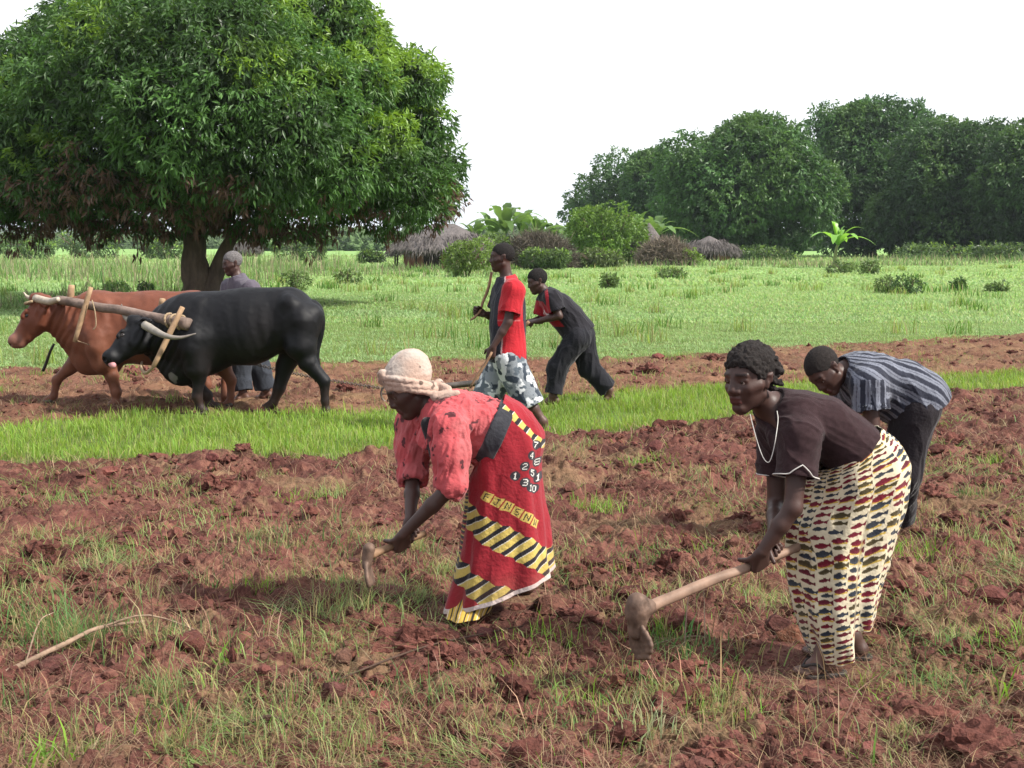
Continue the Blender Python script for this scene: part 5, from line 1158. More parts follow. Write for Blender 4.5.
def fore_growth():
    parts = []; st = []
    # thin scatter over both ploughed pieces
    x, y = frus(150000, 3.3, 21, 1.35); f, b = masks(x, y); m = np.maximum(f, b); nn = fbm2(x * 1.7, y * 1.7, 4, 180)
    dens = m * (1 - .65 * sstep(-.3, 1.2, x - .2 * y) * sstep(7.5, 5.5, y)) * (.012 + .5 * sstep(.05, .6, nn)) * np.where(b > .5, .5, 1.0); keep = rng.uniform(0, 1, len(x)) < dens; x, y = x[keep], y[keep]
    for fx, fy in _ft:
        q_ = np.hypot(x - fx, y - fy) > .2; x, y = x[q_], y[q_]
    n = len(x)
    kd = rng.uniform(0, 1, n); c = np.where((kd < .45)[:, None], pal(n, (.15, .22, .055)), np.where((kd < .72)[:, None], pal(n, (.20, .24, .09)), pal(n, (.33, .26, .13))))
    sc = np.clip(np.hypot(x, y) / 7, .75, 1.6)
    parts.append(blades(np.stack([x, y, height(x, y) - .004], 1), rng.uniform(.04, .16, n) * np.clip(np.hypot(x, y) / 7, .6, 1), rng.uniform(.0025, .005, n) * sc, rng.uniform(0, 2 * pi, n), rng.uniform(.45, 1.0, n), c, c * 1.1))
    # grass turned over with the soil and lying flat
    x, y = frus(130000, 3.3, 16, 1.4); f, b = masks(x, y); nn = fbm2(x * 1.3 + 3, y * 1.3, 4, 186); keep = rng.uniform(0, 1, len(x)) < f * (.008 + .62 * sstep(.16, .48, nn)) * np.where(y < 5.5, .6, 1); x, y = x[keep], y[keep]
    for fx, fy in _ft:
        q_ = np.hypot(x - fx, y - fy) > .2; x, y = x[q_], y[q_]
    n = len(x); kd = rng.uniform(0, 1, n); c = np.where((kd < .5)[:, None], pal(n, (.15, .26, .07)), np.where((kd < .8)[:, None], pal(n, (.22, .30, .12)), pal(n, (.30, .27, .13)))); sc = np.clip(np.hypot(x, y) / 7, .75, 1.6)
    az = 3 * noise2(x * 1.6, y * 1.6, 188) * pi + rng.normal(0, .7, n)
    parts.append(blades(np.stack([x, y, height(x, y) + .012], 1), rng.uniform(.07, .2, n), rng.uniform(.0025, .0048, n) * sc, az, rng.uniform(.9, 1.0, n), c, c * 1.15, curve=.6))
    def tuft(px, py, r, n, h, w, base, mixc=(.36, .3, .14), pm=.2, lean=(.3, .92), az=None):
        g = G(px, py); x = g[0] + rng.normal(0, r, n); y = g[1] + rng.normal(0, r, n); c = pal(n, base, .2, mixc, pm)
        a = rng.uniform(0, 2 * pi, n) if az is None else rng.normal(az, .7, n)
        parts.append(blades(np.stack([x, y, height(x, y) - .005], 1), rng.uniform(.5, 1, n) * h, rng.uniform(.6, 1.3, n) * w, a, rng.uniform(*lean, n), c, c * 1.15))
    BG, PG, OG = (.17, .33, .05), (.25, .33, .12), (.10, .19, .06)
    for a in ((35, 632, .17, 420, .24, .004, (.12, .24, .075)), (85, 640, .12, 220, .2, .004, OG), (10, 600, .12, 160, .18, .004, PG), (40, 768, .05, 22, .16, .012, BG), (72, 752, .04, 14, .16, .010, BG),
              (232, 672, .05, 20, .12, .011, BG), (590, 508, .10, 130, .15, .005, BG), (608, 515, .06, 50, .13, .006, (.2, .37, .06)), (655, 560, .18, 260, .12, .004, OG), (690, 555, .12, 150, .11, .004, BG), (692, 658, .12, 150, .12, .005, (.10, .20, .06)),
              (560, 560, .12, 120, .12, .004, PG), (640, 742, .05, 60, .2, .005, (.33, .38, .2)), (1000, 700, .03, 9, .3, .008, BG), (1005, 650, .10, 120, .16, .004, BG), (930, 655, .12, 130, .13, .004, OG),
              (905, 553, .12, 170, .16, .005, BG), (985, 545, .22, 240, .15, .005, PG), (180, 495, .15, 160, .14, .005, PG), (480, 560, .05, 30, .1, .004, PG), (380, 560, .18, 260, .15, .004, OG), (400, 600, .15, 200, .14, .004, PG),
              (270, 548, .18, 240, .13, .0045, OG), (110, 560, .22, 260, .15, .0045, PG), (330, 695, .10, 110, .13, .004, OG), (470, 745, .10, 140, .13, .004, PG), (430, 650, .05, 25, .12, .007, BG), (420, 700, .09, 110, .15, .004, OG),
              (880, 690, .07, 40, .1, .005, BG), (60, 500, .2, 180, .15, .005, (.16, .27, .07)), (200, 530, .2, 200, .13, .005, PG), (300, 505, .1, 80, .12, .005, BG), (690, 640, .05, 20, .15, .008, (.12, .28, .08)),
              (720, 480, .15, 130, .12, .005, PG), (640, 470, .12, 100, .12, .006, BG), (960, 470, .2, 150, .12, .006, PG), (500, 700, .12, 120, .12, .004, PG), (590, 690, .12, 110, .1, .004, PG), (640, 700, .1, 90, .12, .004, OG), (960, 610, .14, 100, .13, .004, PG), (770, 610, .12, 110, .14, .004, PG), (740, 590, .14, 140, .13, .004, PG)):
        tuft(*a)
    for _ in range(150):                        # more uprooted clumps anywhere in the turned soil
        px, py = rng.uniform(-60, 1084), 440 + 330 * rng.uniform(); g = G(px, py); f_, b_ = masks(np.array([g[0]]), np.array([g[1]]))
        if f_[0] < .6 or min(np.hypot(g[0] - a_, g[1] - b_) for a_, b_ in _ft) < .3: continue
        base = [BG, PG, OG, PG, (.22, .26, .1)][rng.integers(5)]; tuft(px, py, rng.uniform(.03, .13), int(rng.uniform(20, 110)), rng.uniform(.08, .17), .0042, base, pm=.35, lean=(.2, .95))
    for _ in range(90):                         # tufts in the second ploughed piece
        x0 = rng.uniform(-8, 9); y0 = rng.uniform(11.5, 22); f_, b_ = masks(np.array([x0]), np.array([y0]))
        if b_[0] < .5: continue
        r_ = rng.uniform(.08, .35); n = 60; x = x0 + rng.normal(0, r_, n); y = y0 + rng.normal(0, r_ * .6, n); c = pal(n, (.19, .30, .07), .2, (.33, .28, .13), .35)
        parts.append(blades(np.stack([x, y, height(x, y)], 1), rng.uniform(.05, .14, n), rng.uniform(.006, .01, n), rng.uniform(0, 2 * pi, n), rng.uniform(.2, .9, n), c, c * 1.1))
    grass_obj('uprooted_grass', parts, 'uprooted and regrowing grass tufts in the turned soil')
    # dry stalks
    x, y = frus(110000, 3.3, 20, 1.7); f, b = masks(x, y); m = np.maximum(f, b); nn = fbm2(x * 2.3 + 9, y * 2.3, 4, 190); keep = rng.uniform(0, 1, len(x)) < m * (.22 + 1.0 * sstep(-.2, .35, nn)); x, y = x[keep], y[keep]; n = len(x)
    c = pal(n, (.28, .20, .12), .3, (.16, .085, .06), .45); sc = np.clip(np.hypot(x, y) / 7, .7, 1.5)
    st.append(blades(np.stack([x, y, height(x, y) + .004], 1), rng.uniform(.04, .2, n), rng.uniform(.0015, .0035, n) * sc, rng.uniform(0, 2 * pi, n), rng.uniform(.8, 1.0, n), c, c))
    for px, py, k in ((205, 640, 14), (160, 600, 8), (250, 650, 10), (560, 600, 8), (760, 600, 10), (700, 640, 8), (840, 720, 8), (120, 660, 6), (520, 720, 8), (690, 690, 8), (60, 690, 8), (930, 590, 7)):
        g = G(px, py); x = g[0] + rng.normal(0, .1, k); y = g[1] + rng.normal(0, .1, k); c = pal(k, (.36, .24, .15))
        st.append(blades(np.stack([x, y, height(x, y)], 1), rng.uniform(.15, .34, k), rng.uniform(.003, .005, k), rng.uniform(0, 2 * pi, k), rng.uniform(.2, .85, k), c, c))
    grass_obj('dry_stalks', st, 'dry straw stalks lying over the turned soil', 'straw')
    # a long dry branch lying at the left and single leaves
    br = thing('branch', 'long dry crooked branch lying on the soil in the lower left', 'branch', G(80, 660))
    H = lambda px, py, up=.02: (lambda g: V(g[0], g[1], float(height(np.array([g[0]]), np.array([g[1]]))[0]) + up))(G(px, py))
    m = mat_col('dry_bark', (.22, .15, .105), rough=.9, bscale=60, bstr=.8, bdist=.004, var=.35, vscale=20)
    tube('stem', [H(-25, 690, .02), H(20, 672, .03), H(60, 658, .04), H(100, 646, .05), H(145, 640, .03)], [.011, .011, .010, .009, .005], m, br, 8, 4, wob=.2)
    tube('side_twig', [H(100, 646, .05), H(150, 640, .05), H(215, 640, .02)], [.005, .004, .002], m, br, 6, 4)
    tube('side_twig', [H(25, 671, .03), H(40, 650, .10), H(55, 640, .14)], [.004, .003, .002], m, br, 6, 4)
    M['darkroot'] = mat_col('dark_root', (.06, .035, .025), rough=.9)
    for (x0, y0, x1, y1, r_, lab) in ((330, 690, 560, 615, .004, 'thin dark root trailing over soil below the red skirt'), (230, 735, 330, 722, .006, 'short dark twig lying flat on the lowest soil at left'), (640, 652, 768, 628, .003, 'pale thin twig beside the long hoe blade')):
        o = tube('twig', [H(x0, y0, .01), H(x0 * .6 + x1 * .4, y0 * .6 + y1 * .4 - 1, .012), H(x0 * .3 + x1 * .7, y0 * .3 + y1 * .7 + 1, .01), H(x1, y1, .01)], [r_, r_, r_ * .8, r_ * .5], M['darkroot'] if 'dark' in lab else m, None, 6, 6); tag(o, lab, 'twig')
    for px, py, h_, lean, lab in ((868, 745, .27, .25, 'tall single green grass blade growing in the bare soil'),):
        g = H(px, py + 25, 0); n = 3; v, l, t, c = blades(np.array([g, g + V(.015, 0, 0), g + V(-.01, .01, 0)]), np.array([h_, h_ * .6, h_ * .4]), np.array([.011, .008, .007]), np.array([0, 1.2, 3.]), np.array([lean, .5, .6]), np.tile(V(.16, .32, .06), (3, 1)))
        o = mesh('grass_plant', v, l, t, M['grass'], None, c); tag(o, lab, 'plant')
fore_growth()
print('GROUND', time.time() - T0)
# ------------------------------------------------------------------ trees, bushes, huts, hills
M['leaf'] = mat_leaf('leaf', .38, .45, .4)
M['bark'] = mat_col('bark', (.12, .085, .065), rough=.95, bscale=14, bstr=1, bdist=.04, var=.45, vscale=5, stretch=(1, 1, .3))
def fib(n):
    i = np.arange(n) + .5; ph = np.arccos(1 - 2 * i / n); th = pi * (1 + 5 ** .5) * i; return np.stack([np.cos(th) * np.sin(ph), np.sin(th) * np.sin(ph), np.cos(ph)], 1)
def leaf_mesh(name, c, out, nl, ll, lw, col, parent, droop=.5, spread=.9, var=.22, mat='leaf', tag_=None):
    """rosettes: centre c(N,3), outward direction, leaves each, colours (N,3)"""
    n = len(c); m = n * nl; base = np.repeat(c, nl, 0); o = np.repeat(out, nl, 0); cc = np.repeat(col, nl, 0) * rng.uniform(1 - var, 1 + var, (m, 1))
    d = o * .55 + rng.normal(0, 1, (m, 3)) * spread * .6 + V(0, 0, -droop); d /= np.linalg.norm(d, axis=1, keepdims=True)
    L = ll * rng.uniform(.65, 1.2, (m, 1)); b = base + rng.normal(0, 1, (m, 3)) * ll * .28
    s = np.cross(d, rng.normal(0, 1, (m, 3)) + o * .6); s /= np.linalg.norm(s, axis=1, keepdims=True) + 1e-9; nn = np.cross(s, d)
    w = lw * rng.uniform(.7, 1.2, (m, 1)); mid = b + d * L * .45 + nn * L * .06
    v = np.stack([b, mid + s * w * .5, b + d * L + V(0, 0, -1) * L * .1, mid - s * w * .5], 1).reshape(-1, 3)
    cv = np.repeat(cc, 4, 0); return mesh(name, v, np.arange(m * 4), np.full(m, 4), M[mat], parent, np.clip(cv, 0, 1), smooth=False)
def crown_points(lobes, n, inner=.8, deep=.25):
    """points spread over the outside of a heap of lobes (centre, radii)"""
    A = np.array([(r[0] * r[1] + r[1] * r[2] + r[0] * r[2]) for _, r in lobes]); k = (A / A.sum() * n).astype(int) + 1; P_, O_, I_ = [], [], []
    for i, (c, r) in enumerate(lobes):
        d = rng.normal(0, 1, (k[i], 3)); d /= np.linalg.norm(d, axis=1, keepdims=True); bump = 1 + .24 * noise3(d * 2.6 + i * 7.7, 5) + .10 * noise3(d * 6 + i * 3.1, 6)
        rad = np.where(rng.uniform(0, 1, k[i]) < deep, rng.uniform(.55, .95, k[i]), rng.uniform(.93, 1.05, k[i])) * bump
        P_.append(c + d * r * rad[:, None]); O_.append(d); I_.append(np.full(k[i], i))
    p, o, I = np.concatenate(P_), np.concatenate(O_), np.concatenate(I_); keep = np.ones(len(p), bool)
    for i, (c, r) in enumerate(lobes):
        q = (((p - c) / r) ** 2).sum(1); keep &= (I == i) | (q > inner ** 2)
    return p[keep], o[keep], I[keep]
def trunk(parent, base, h, r, limbs, lean=V(0, 0, 0), name='trunk', mat='bark', seg=14):
    parts = [tube_arrays([base + V(0, 0, -.1), base + V(0, 0, .15 * h) + lean * .1, base + V(0, 0, .5 * h) + lean * .4, base + V(0, 0, h) + lean], [r * 1.5, r * 1.08, r * .92, r * .8], seg, sub_n=5, wob=.22)]
    for a, b, r0 in limbs:
        mid = (a + b) / 2 + V(0, 0, .12 * np.linalg.norm(b - a)) + rng.normal(0, .04, 3) * np.linalg.norm(b - a); parts.append(tube_arrays([a, mid, b], [r0, r0 * .7, r0 * .25], 8, sub_n=5, wob=.15))
    v, l, t = join(parts); return mesh(name, v, l, t, M[mat], parent)

def big_tree():
    Y0 = 34.0; base = P(196, 300, Y0); base[2] = 0
    root = thing('mango_tree', 'huge spreading mango tree with brown dead leaves hanging under its crown', 'tree', base)
    S = 1300 / Y0
    prof = []   # outline in the picture plane: centre heights and radii of lobes
    lobes = []
    q = lambda x, y, d=0: P(x, y, Y0 + d)
    outer = [(12, 96, 50), (45, 62, 50), (88, 30, 52), (140, 5, 56), (200, -25, 65), (265, -20, 62), (320, 15, 55), (352, 38, 45), (372, 70, 42), (410, 82, 42), (392, 115, 45), (425, 130, 36), (432, 165, 36), (440, 195, 30), (405, 185, 48), (428, 208, 24), (375, 205, 36), (350, 175, 50), (345, 120, 55), (290, 60, 62), (0, 130, 60), (-15, 180, 50), (40, 190, 50), (90, 195, 48), (300, 205, 44), (150, 200, 44), (245, 205, 42), (-40, 130, 55), (-60, 170, 55), (-50, 210, 40), (20, 215, 34), (100, 215, 30), (270, 222, 28), (395, 222, 20), (200, 205, 40)]
    for x, y, r in outer:
        for d in ((-1.5, 1.5) if r > 40 else (rng.uniform(-1, .6),)):
            r9 = r * .86; lobes.append((q(x + rng.uniform(-4, 4), y + rng.uniform(-4, 4), d + rng.uniform(-.6, .6)), V(r9, r9, r9 * .86) / S * (1.0 if len(lobes) % 2 else .92)))
    for x, y, r, d in ((70, 100, 62, -3.6), (140, 70, 66, -4.4), (215, 55, 66, -4.8), (285, 100, 60, -4.2), (110, 150, 56, -4.4), (190, 130, 62, -5.2), (255, 155, 55, -4.9), (320, 165, 50, -4.0), (60, 175, 46, -3.8), (180, 182, 42, -4.2), (370, 150, 44, -3), (350, 90, 46, -2.8), (240, 20, 56, -3.5), (150, 25, 56, -3.2), (230, 95, 50, -5.4), (160, 105, 46, -5.5), (290, 130, 46, -5.2), (30, 140, 50, -3.4),
                       (100, 60, 80, 3.5), (200, 30, 90, 4), (300, 80, 80, 3.5), (60, 140, 70, 3.5), (330, 160, 60, 3), (190, 140, 90, 4)):
        lobes.append((q(x, y, d), V(r, r * .9, r * .8) / S))
    p, o, I = crown_points(lobes, 34000, .80, .30)
    z = p[:, 2]; keep = (z > 1.45 + .5 * noise3(p * .9, 3)); p, o, I = p[keep], o[keep], I[keep]; z = p[:, 2]
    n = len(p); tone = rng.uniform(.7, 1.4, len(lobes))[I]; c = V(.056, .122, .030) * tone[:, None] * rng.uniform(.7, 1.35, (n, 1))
    lt = sstep(.02, .5, noise3(p * .75, 9) + .5 * noise3(p * 2.2, 10) + .28 * sstep(0, 6, p[:, 0] - base[0]))[:, None] * sstep(-.3, .5, o[:, 2])[:, None]  # sunlit look painted into leaf colour: brighter clumps on top and at right
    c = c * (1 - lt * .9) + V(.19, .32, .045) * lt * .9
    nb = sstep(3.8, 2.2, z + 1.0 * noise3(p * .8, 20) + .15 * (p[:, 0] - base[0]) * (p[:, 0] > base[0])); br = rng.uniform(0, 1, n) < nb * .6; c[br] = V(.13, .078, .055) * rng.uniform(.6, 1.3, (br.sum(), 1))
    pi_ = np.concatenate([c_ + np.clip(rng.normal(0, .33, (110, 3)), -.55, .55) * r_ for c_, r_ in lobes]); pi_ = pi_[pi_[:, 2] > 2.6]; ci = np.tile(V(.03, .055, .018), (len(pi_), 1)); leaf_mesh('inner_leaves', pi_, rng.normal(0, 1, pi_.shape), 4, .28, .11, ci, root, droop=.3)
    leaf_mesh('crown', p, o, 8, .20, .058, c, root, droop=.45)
    # hanging twigs of dead leaves below the edge
    m = rng.uniform(0, 1, n) < .03; m &= z < 2.6; pp = p[m] + V(0, 0, -.3); 
    if len(pp): leaf_mesh('dead_leaves', np.concatenate([pp, pp + rng.normal(0, .12, pp.shape) + V(0, 0, -.22)]), np.tile(V(0, 0, -1.), (2 * len(pp), 1)), 8, .2, .05, np.tile(V(.11, .058, .04), (2 * len(pp), 1)), root, droop=1.2, spread=.6)
    limbs = []
    top = base + V(0, 0, 2.2)
    for x, y, d, r0 in ((60, 120, -1, .3), (120, 60, 1, .3), (200, 40, -1, .34), (290, 80, 1, .3), (360, 150, -.5, .28), (40, 190, 1, .2), (320, 200, -1.5, .18), (130, 170, -2, .2), (390, 200, .5, .16), (240, 130, -2.5, .25), (10, 150, 0, .2)): limbs.append((top + V(rng.normal(0, .15), rng.normal(0, .15), rng.uniform(-.3, .2)), q(x, y, d), r0))
    limbs.append((base + V(.35, 0, .3), P(248, 215, Y0), .24))
    trunk(root, base, 2.5, .35, limbs, V(-.02, 0, 0), seg=20)
big_tree()

def far_tree(px, top, hw, Y, label, seed, col=(.05, .11, .034), lowy=None, nl=4600, flat=.9, extra=()):
    base = G(px, 243 + CAM_H * 1300 / Y); base = V((px - 512) / 1300 * Y, Y, 0)
    root = thing('mango_tree', label, 'tree', base, 'trees behind the huts'); r_ = np.random.default_rng(seed)
    top += 13; S = 1300 / Y; H = (258 - top) / S; W = hw / S; lobes = []
    for k in range(30):
        d = r_.normal(0, 1, 3); d /= np.linalg.norm(d); d[2] = abs(d[2]) * 1.3 - .35
        rr = W * r_.uniform(.26, .42); c = base + V(d[0] * (W - rr) * 1.02, d[1] * (W - rr) * .7, H * .52 + d[2] * (H * .5 - rr * .8)); c[2] = min(c[2], H - rr * .8); c[2] = max(c[2], rr * .7); lobes.append((c, V(rr, rr, rr * .82)))
    for k in range(6):
        a = r_.uniform(0, 2 * pi); lobes.append((base + V(math.cos(a) * W * .4, math.sin(a) * W * .3 - W * .1, H * r_.uniform(.25, .65)), V(W * .5, W * .45, H * .28)))
    lobes.append((base + V(0, 0, H * .82), V(W * .45, W * .4, H * .18)))
    for ex, ey, er in extra: lobes.append((P(ex, ey, Y), V(er, er, er * .85) / S))
    p, o, I = crown_points(lobes, int(nl * 2.6), .86, .15); k = p[:, 2] > .5; p, o, I = p[k], o[k], I[k]; n = len(p)
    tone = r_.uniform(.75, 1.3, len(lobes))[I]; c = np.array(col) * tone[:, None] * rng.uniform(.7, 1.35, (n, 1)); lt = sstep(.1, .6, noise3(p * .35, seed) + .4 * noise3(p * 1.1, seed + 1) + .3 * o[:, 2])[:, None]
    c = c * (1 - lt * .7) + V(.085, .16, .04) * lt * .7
    pi_ = np.concatenate([c_ + np.clip(r_.normal(0, .34, (150, 3)), -.52, .52) * q_ for c_, q_ in lobes]); pi_ = pi_[pi_[:, 2] > 1.0]; leaf_mesh('inner_leaves', pi_, r_.normal(0, 1, pi_.shape), 4, .75, .42, np.tile(np.array(col) * .9, (len(pi_), 1)), root, droop=.2)  # oversized filler leaves added inside the crown to block light
    leaf_mesh('crown', p, o, 8, .50, .22, c, root, droop=.35)
    trunk(root, base, H * .3, .35 + W * .03, [(base + V(0, 0, H * .25), base + V(W * s * .5, 0, H * .6), .25) for s in (-1, .3, 1)])
far_tree(636, 176, 66, 175, 'low rounded dark tree leftmost in the far row, behind the bananas', 1, nl=5200, extra=((622, 178, 30), (600, 200, 30), (585, 212, 22), (600, 230, 26), (640, 235, 30)))
far_tree(655, 139, 38, 168, 'dark tree peaking left of the broad dome tree', 2, nl=4200)
far_tree(752, 107, 86, 132, 'broad dome shaped tree standing free in the middle of the far row', 3, (.058, .125, .036), nl=7500, extra=((690, 165, 34), (815, 190, 30), (700, 200, 40), (800, 215, 34), (755, 142, 33), (720, 236, 30), (770, 238, 30)))
far_tree(868, 92, 74, 150, 'tallest tree of the far row, above the single banana plant', 4, nl=6500, extra=((830, 124, 22), (905, 120, 22), (850, 190, 50), (900, 210, 44), (868, 130, 36), (925, 140, 30), (850, 236, 28), (890, 238, 30)))
far_tree(958, 113, 78, 138, 'wide dark tree with a bumpy top between the tallest and the edge tree', 5, (.044, .092, .030), nl=6500, extra=((995, 134, 16), (930, 150, 34), (960, 210, 50), (905, 215, 36), (1010, 215, 40), (930, 238, 28), (975, 240, 28), (1020, 238, 28)))
far_tree(1046, 100, 76, 128, 'dark tree cut off by the right edge of the photo', 6, (.044, .090, .030), nl=4500, extra=((1015, 170, 30), (1015, 215, 34)))

def bush(px, base_y, w, h, Y, label, col, name='bush', cat='bush', group=None, n=700, ll=None, lw=None, stemc=True, dens=.12, droop=.1, lc=(.16, .26, .05)):
    b = V((px - 512) / 1300 * Y, Y, 0); S = 1300 / Y; W, H = w / S / 2, h / S; root = thing(name, label, cat, b, group); lobes = []
    for k in range(9):
        a = rng.uniform(0, 2 * pi); r_ = rng.uniform(.3, .5); lobes.append((b + V(math.cos(a) * W * (1 - r_), math.sin(a) * W * (1 - r_) * .8, H * rng.uniform(.3, .68)), V(W * r_ * 1.2, W * r_ * 1.1, H * .34)))
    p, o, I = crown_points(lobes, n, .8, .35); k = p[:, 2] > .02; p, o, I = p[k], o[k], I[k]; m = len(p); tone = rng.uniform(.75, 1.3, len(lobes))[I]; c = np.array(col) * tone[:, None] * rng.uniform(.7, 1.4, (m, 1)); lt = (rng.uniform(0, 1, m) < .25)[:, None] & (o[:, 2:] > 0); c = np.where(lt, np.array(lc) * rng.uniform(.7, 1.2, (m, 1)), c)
    ll = ll or 3.2 / S * 1.3; lw = lw or ll * .38; leaf_mesh('foliage', p, o, 6, ll, lw, c, root, droop=droop)
    parts = []
    for k in range(7): a = rng.uniform(0, 2 * pi); parts.append(tube_arrays([b, b + V(math.cos(a) * W * .3, math.sin(a) * W * .3, H * .4), b + V(math.cos(a) * W * .7, math.sin(a) * W * .6, H * .85)], [.03 * H, .02 * H, .008 * H], 5))
    v, l, t = join(parts); mesh('stem', v, l, t, M['bark'], root); return root
bush(606, 262, 78, 58, 96, 'light green rounded bushy tree between the dead brush heap and the thatched cone', (.11, .20, .035), 'small_tree', 'tree', n=2600)
bush(468, 275, 46, 38, 62, 'yellow green leafy bush in front of the big thatched hut', (.12, .18, .045), n=900)
bush(545, 272, 44, 20, 78, 'grey green shrub below the dead brush heap', (.07, .11, .04), n=900)
bush(596, 270, 50, 18, 84, 'low dark scrub below the light green tree', (.075, .10, .035), n=700)
bush(497, 268, 30, 34, 84, 'tangled shrub behind the young man in red', (.09, .14, .045), n=800)
bush(685, 262, 30, 16, 92, 'small bright bush beside the far hut', (.13, .20, .045), n=300)
for i_, (px, Y, w_, h_, lab) in enumerate(((908, 41, 27, 19, 'larger dark green bush of the pair out in the pasture at right'), (887, 42, 20, 16, 'smaller bush left in the pair out in the pasture'), (957, 44, 12, 11, 'tiny dark bush between the pair and the pale weed'), (997, 43, 18, 9, 'pale low weed furthest to the right in the pasture'), (609, 46, 14, 14, 'small olive bush alone right of the man in black'), (673, 58, 22, 10, 'low pale shrub in the pasture below the far hut'), (842, 68, 26, 12, 'grey green shrub at the foot of the single banana plant'), (866, 66, 20, 14, 'grey green shrub just right of the single banana plant'), (297, 44, 26, 20, 'green bush hanging near the right edge of the big tree'), (348, 50, 22, 16, 'leafy bush in weeds below the crown of the big tree'), (116, 42, 22, 10, 'low dark weed above the backs of the oxen'), (147, 40, 14, 12, 'small dark weed left of the big trunk'))):
    bush(px, 0, w_, h_, Y, lab, (.05, .10, .03) if i_ in (0, 2, 10, 11) else (.10, .15, .05), group='small bushes scattered in the pasture', n=170, lc=(.12, .2, .05))
def far_bushes():
    for i_, (px, Y, w_, h_, lab) in enumerate(((30, 120, 60, 26, 'leafy bush at far left under the big crown'), (85, 130, 70, 30, 'rounded bush far beyond the brown ox'), (165, 125, 40, 20, 'low bush just left of the big trunk in the distance'), (300, 110, 46, 22, 'bush right of the old man far behind'), (372, 100, 22, 14, 'bush at the left end of the big thatched hut'), (770, 112, 50, 14, 'scrub at the foot of the dome shaped tree'), (700, 120, 40, 12, 'scrub right of the far hut'), (930, 120, 70, 16, 'brushy scrub at the foot of the wide dark tree'), (1000, 115, 60, 18, 'brushy scrub near the right edge below the trees'), (720, 128, 60, 12, 'low scrub line behind the far hut'))):
        bush(px, 0, w_, h_, Y, lab, (.06, .10, .035), group='scrub along the far side of the field', n=500)
far_bushes()

# bananas
M['banana'] = mat_leaf('banana_leaf', .45, .4, .4)
def banana(px, base_y, Y, h, label, nleaf=9, lean=0, col=(.13, .24, .045), group=None):
    b = V((px - 512) / 1300 * Y, Y, 0); root = thing('banana_plant', label, 'banana plant', b, group); sh = h * .34
    tube('stem', [b, b + V(lean * .3, 0, sh * .6), b + V(lean, 0, sh)], [.14, .11, .07], mat_col('banana_stem', (.16, .17, .08), rough=.8), root, 8, 3)
    for k in range(nleaf):
        a = k * 2.4 + rng.uniform(-.4, .4); el = rng.uniform(.7, 1.42); L = h * rng.uniform(.5, .78); d = V(math.cos(a) * math.cos(el), math.sin(a) * math.cos(el), math.sin(el)); s = unit(np.cross(d, V(0, 0, 1))); p0 = b + V(lean, 0, sh * rng.uniform(.85, 1)); n = 12; vs = []
        w = L * .085
        for i in range(n + 1):
            t = i / n; c = p0 + d * L * t + V(0, 0, -1) * L * (.75 * t * t) * (1.3 - .6 * math.sin(el)) ; ww = w * math.sin(pi * min(1, t * .93 + .07)) ** .6 * (1 if i % 3 else .72); n_ = unit(np.cross(s, d))
            vs += [c + s * ww - n_ * ww * -.25, c, c - s * ww - n_ * ww * -.25]
        q = []
        for i in range(n): 
            for j in (0, 1): q.append([i * 3 + j, i * 3 + j + 1, i * 3 + j + 4, i * 3 + j + 3])
        q = np.array(q); cc = np.array(col) * rng.uniform(.75, 1.3); mesh('leaf', np.array(vs), q.ravel(), np.full(len(q), 4), M['banana'], root, np.tile(cc, (len(vs), 1)))
for i_, (px, Y, h, lean, lab) in enumerate(((478, 106, 3.6, -.2, 'banana plant at left of the clump behind the big hut'), (492, 110, 4.6, .1, 'second banana plant of the clump behind the big hut'), (505, 108, 5.2, 0, 'tallest banana plant in the middle of the clump behind the big hut'), (520, 112, 4.8, .2, 'banana plant right of the tallest one in the clump'), (534, 108, 4.0, .3, 'banana plant above the dead brush heap'), (548, 112, 3.8, .2, 'small banana plant at right end of the clump'), (634, 104, 4.2, .1, 'banana plant peeping out right of the light green tree'), (652, 106, 4.4, .2, 'banana plant above the thatched cone'))):
    banana(px, 0, Y, h * 1.5, lab, 14, lean, (.11, .19, .05), 'bananas among the huts')
banana(833, 0, 84, 4.7, 'single bright banana plant standing in front of the tallest tree', 12, .2, (.17, .33, .06))

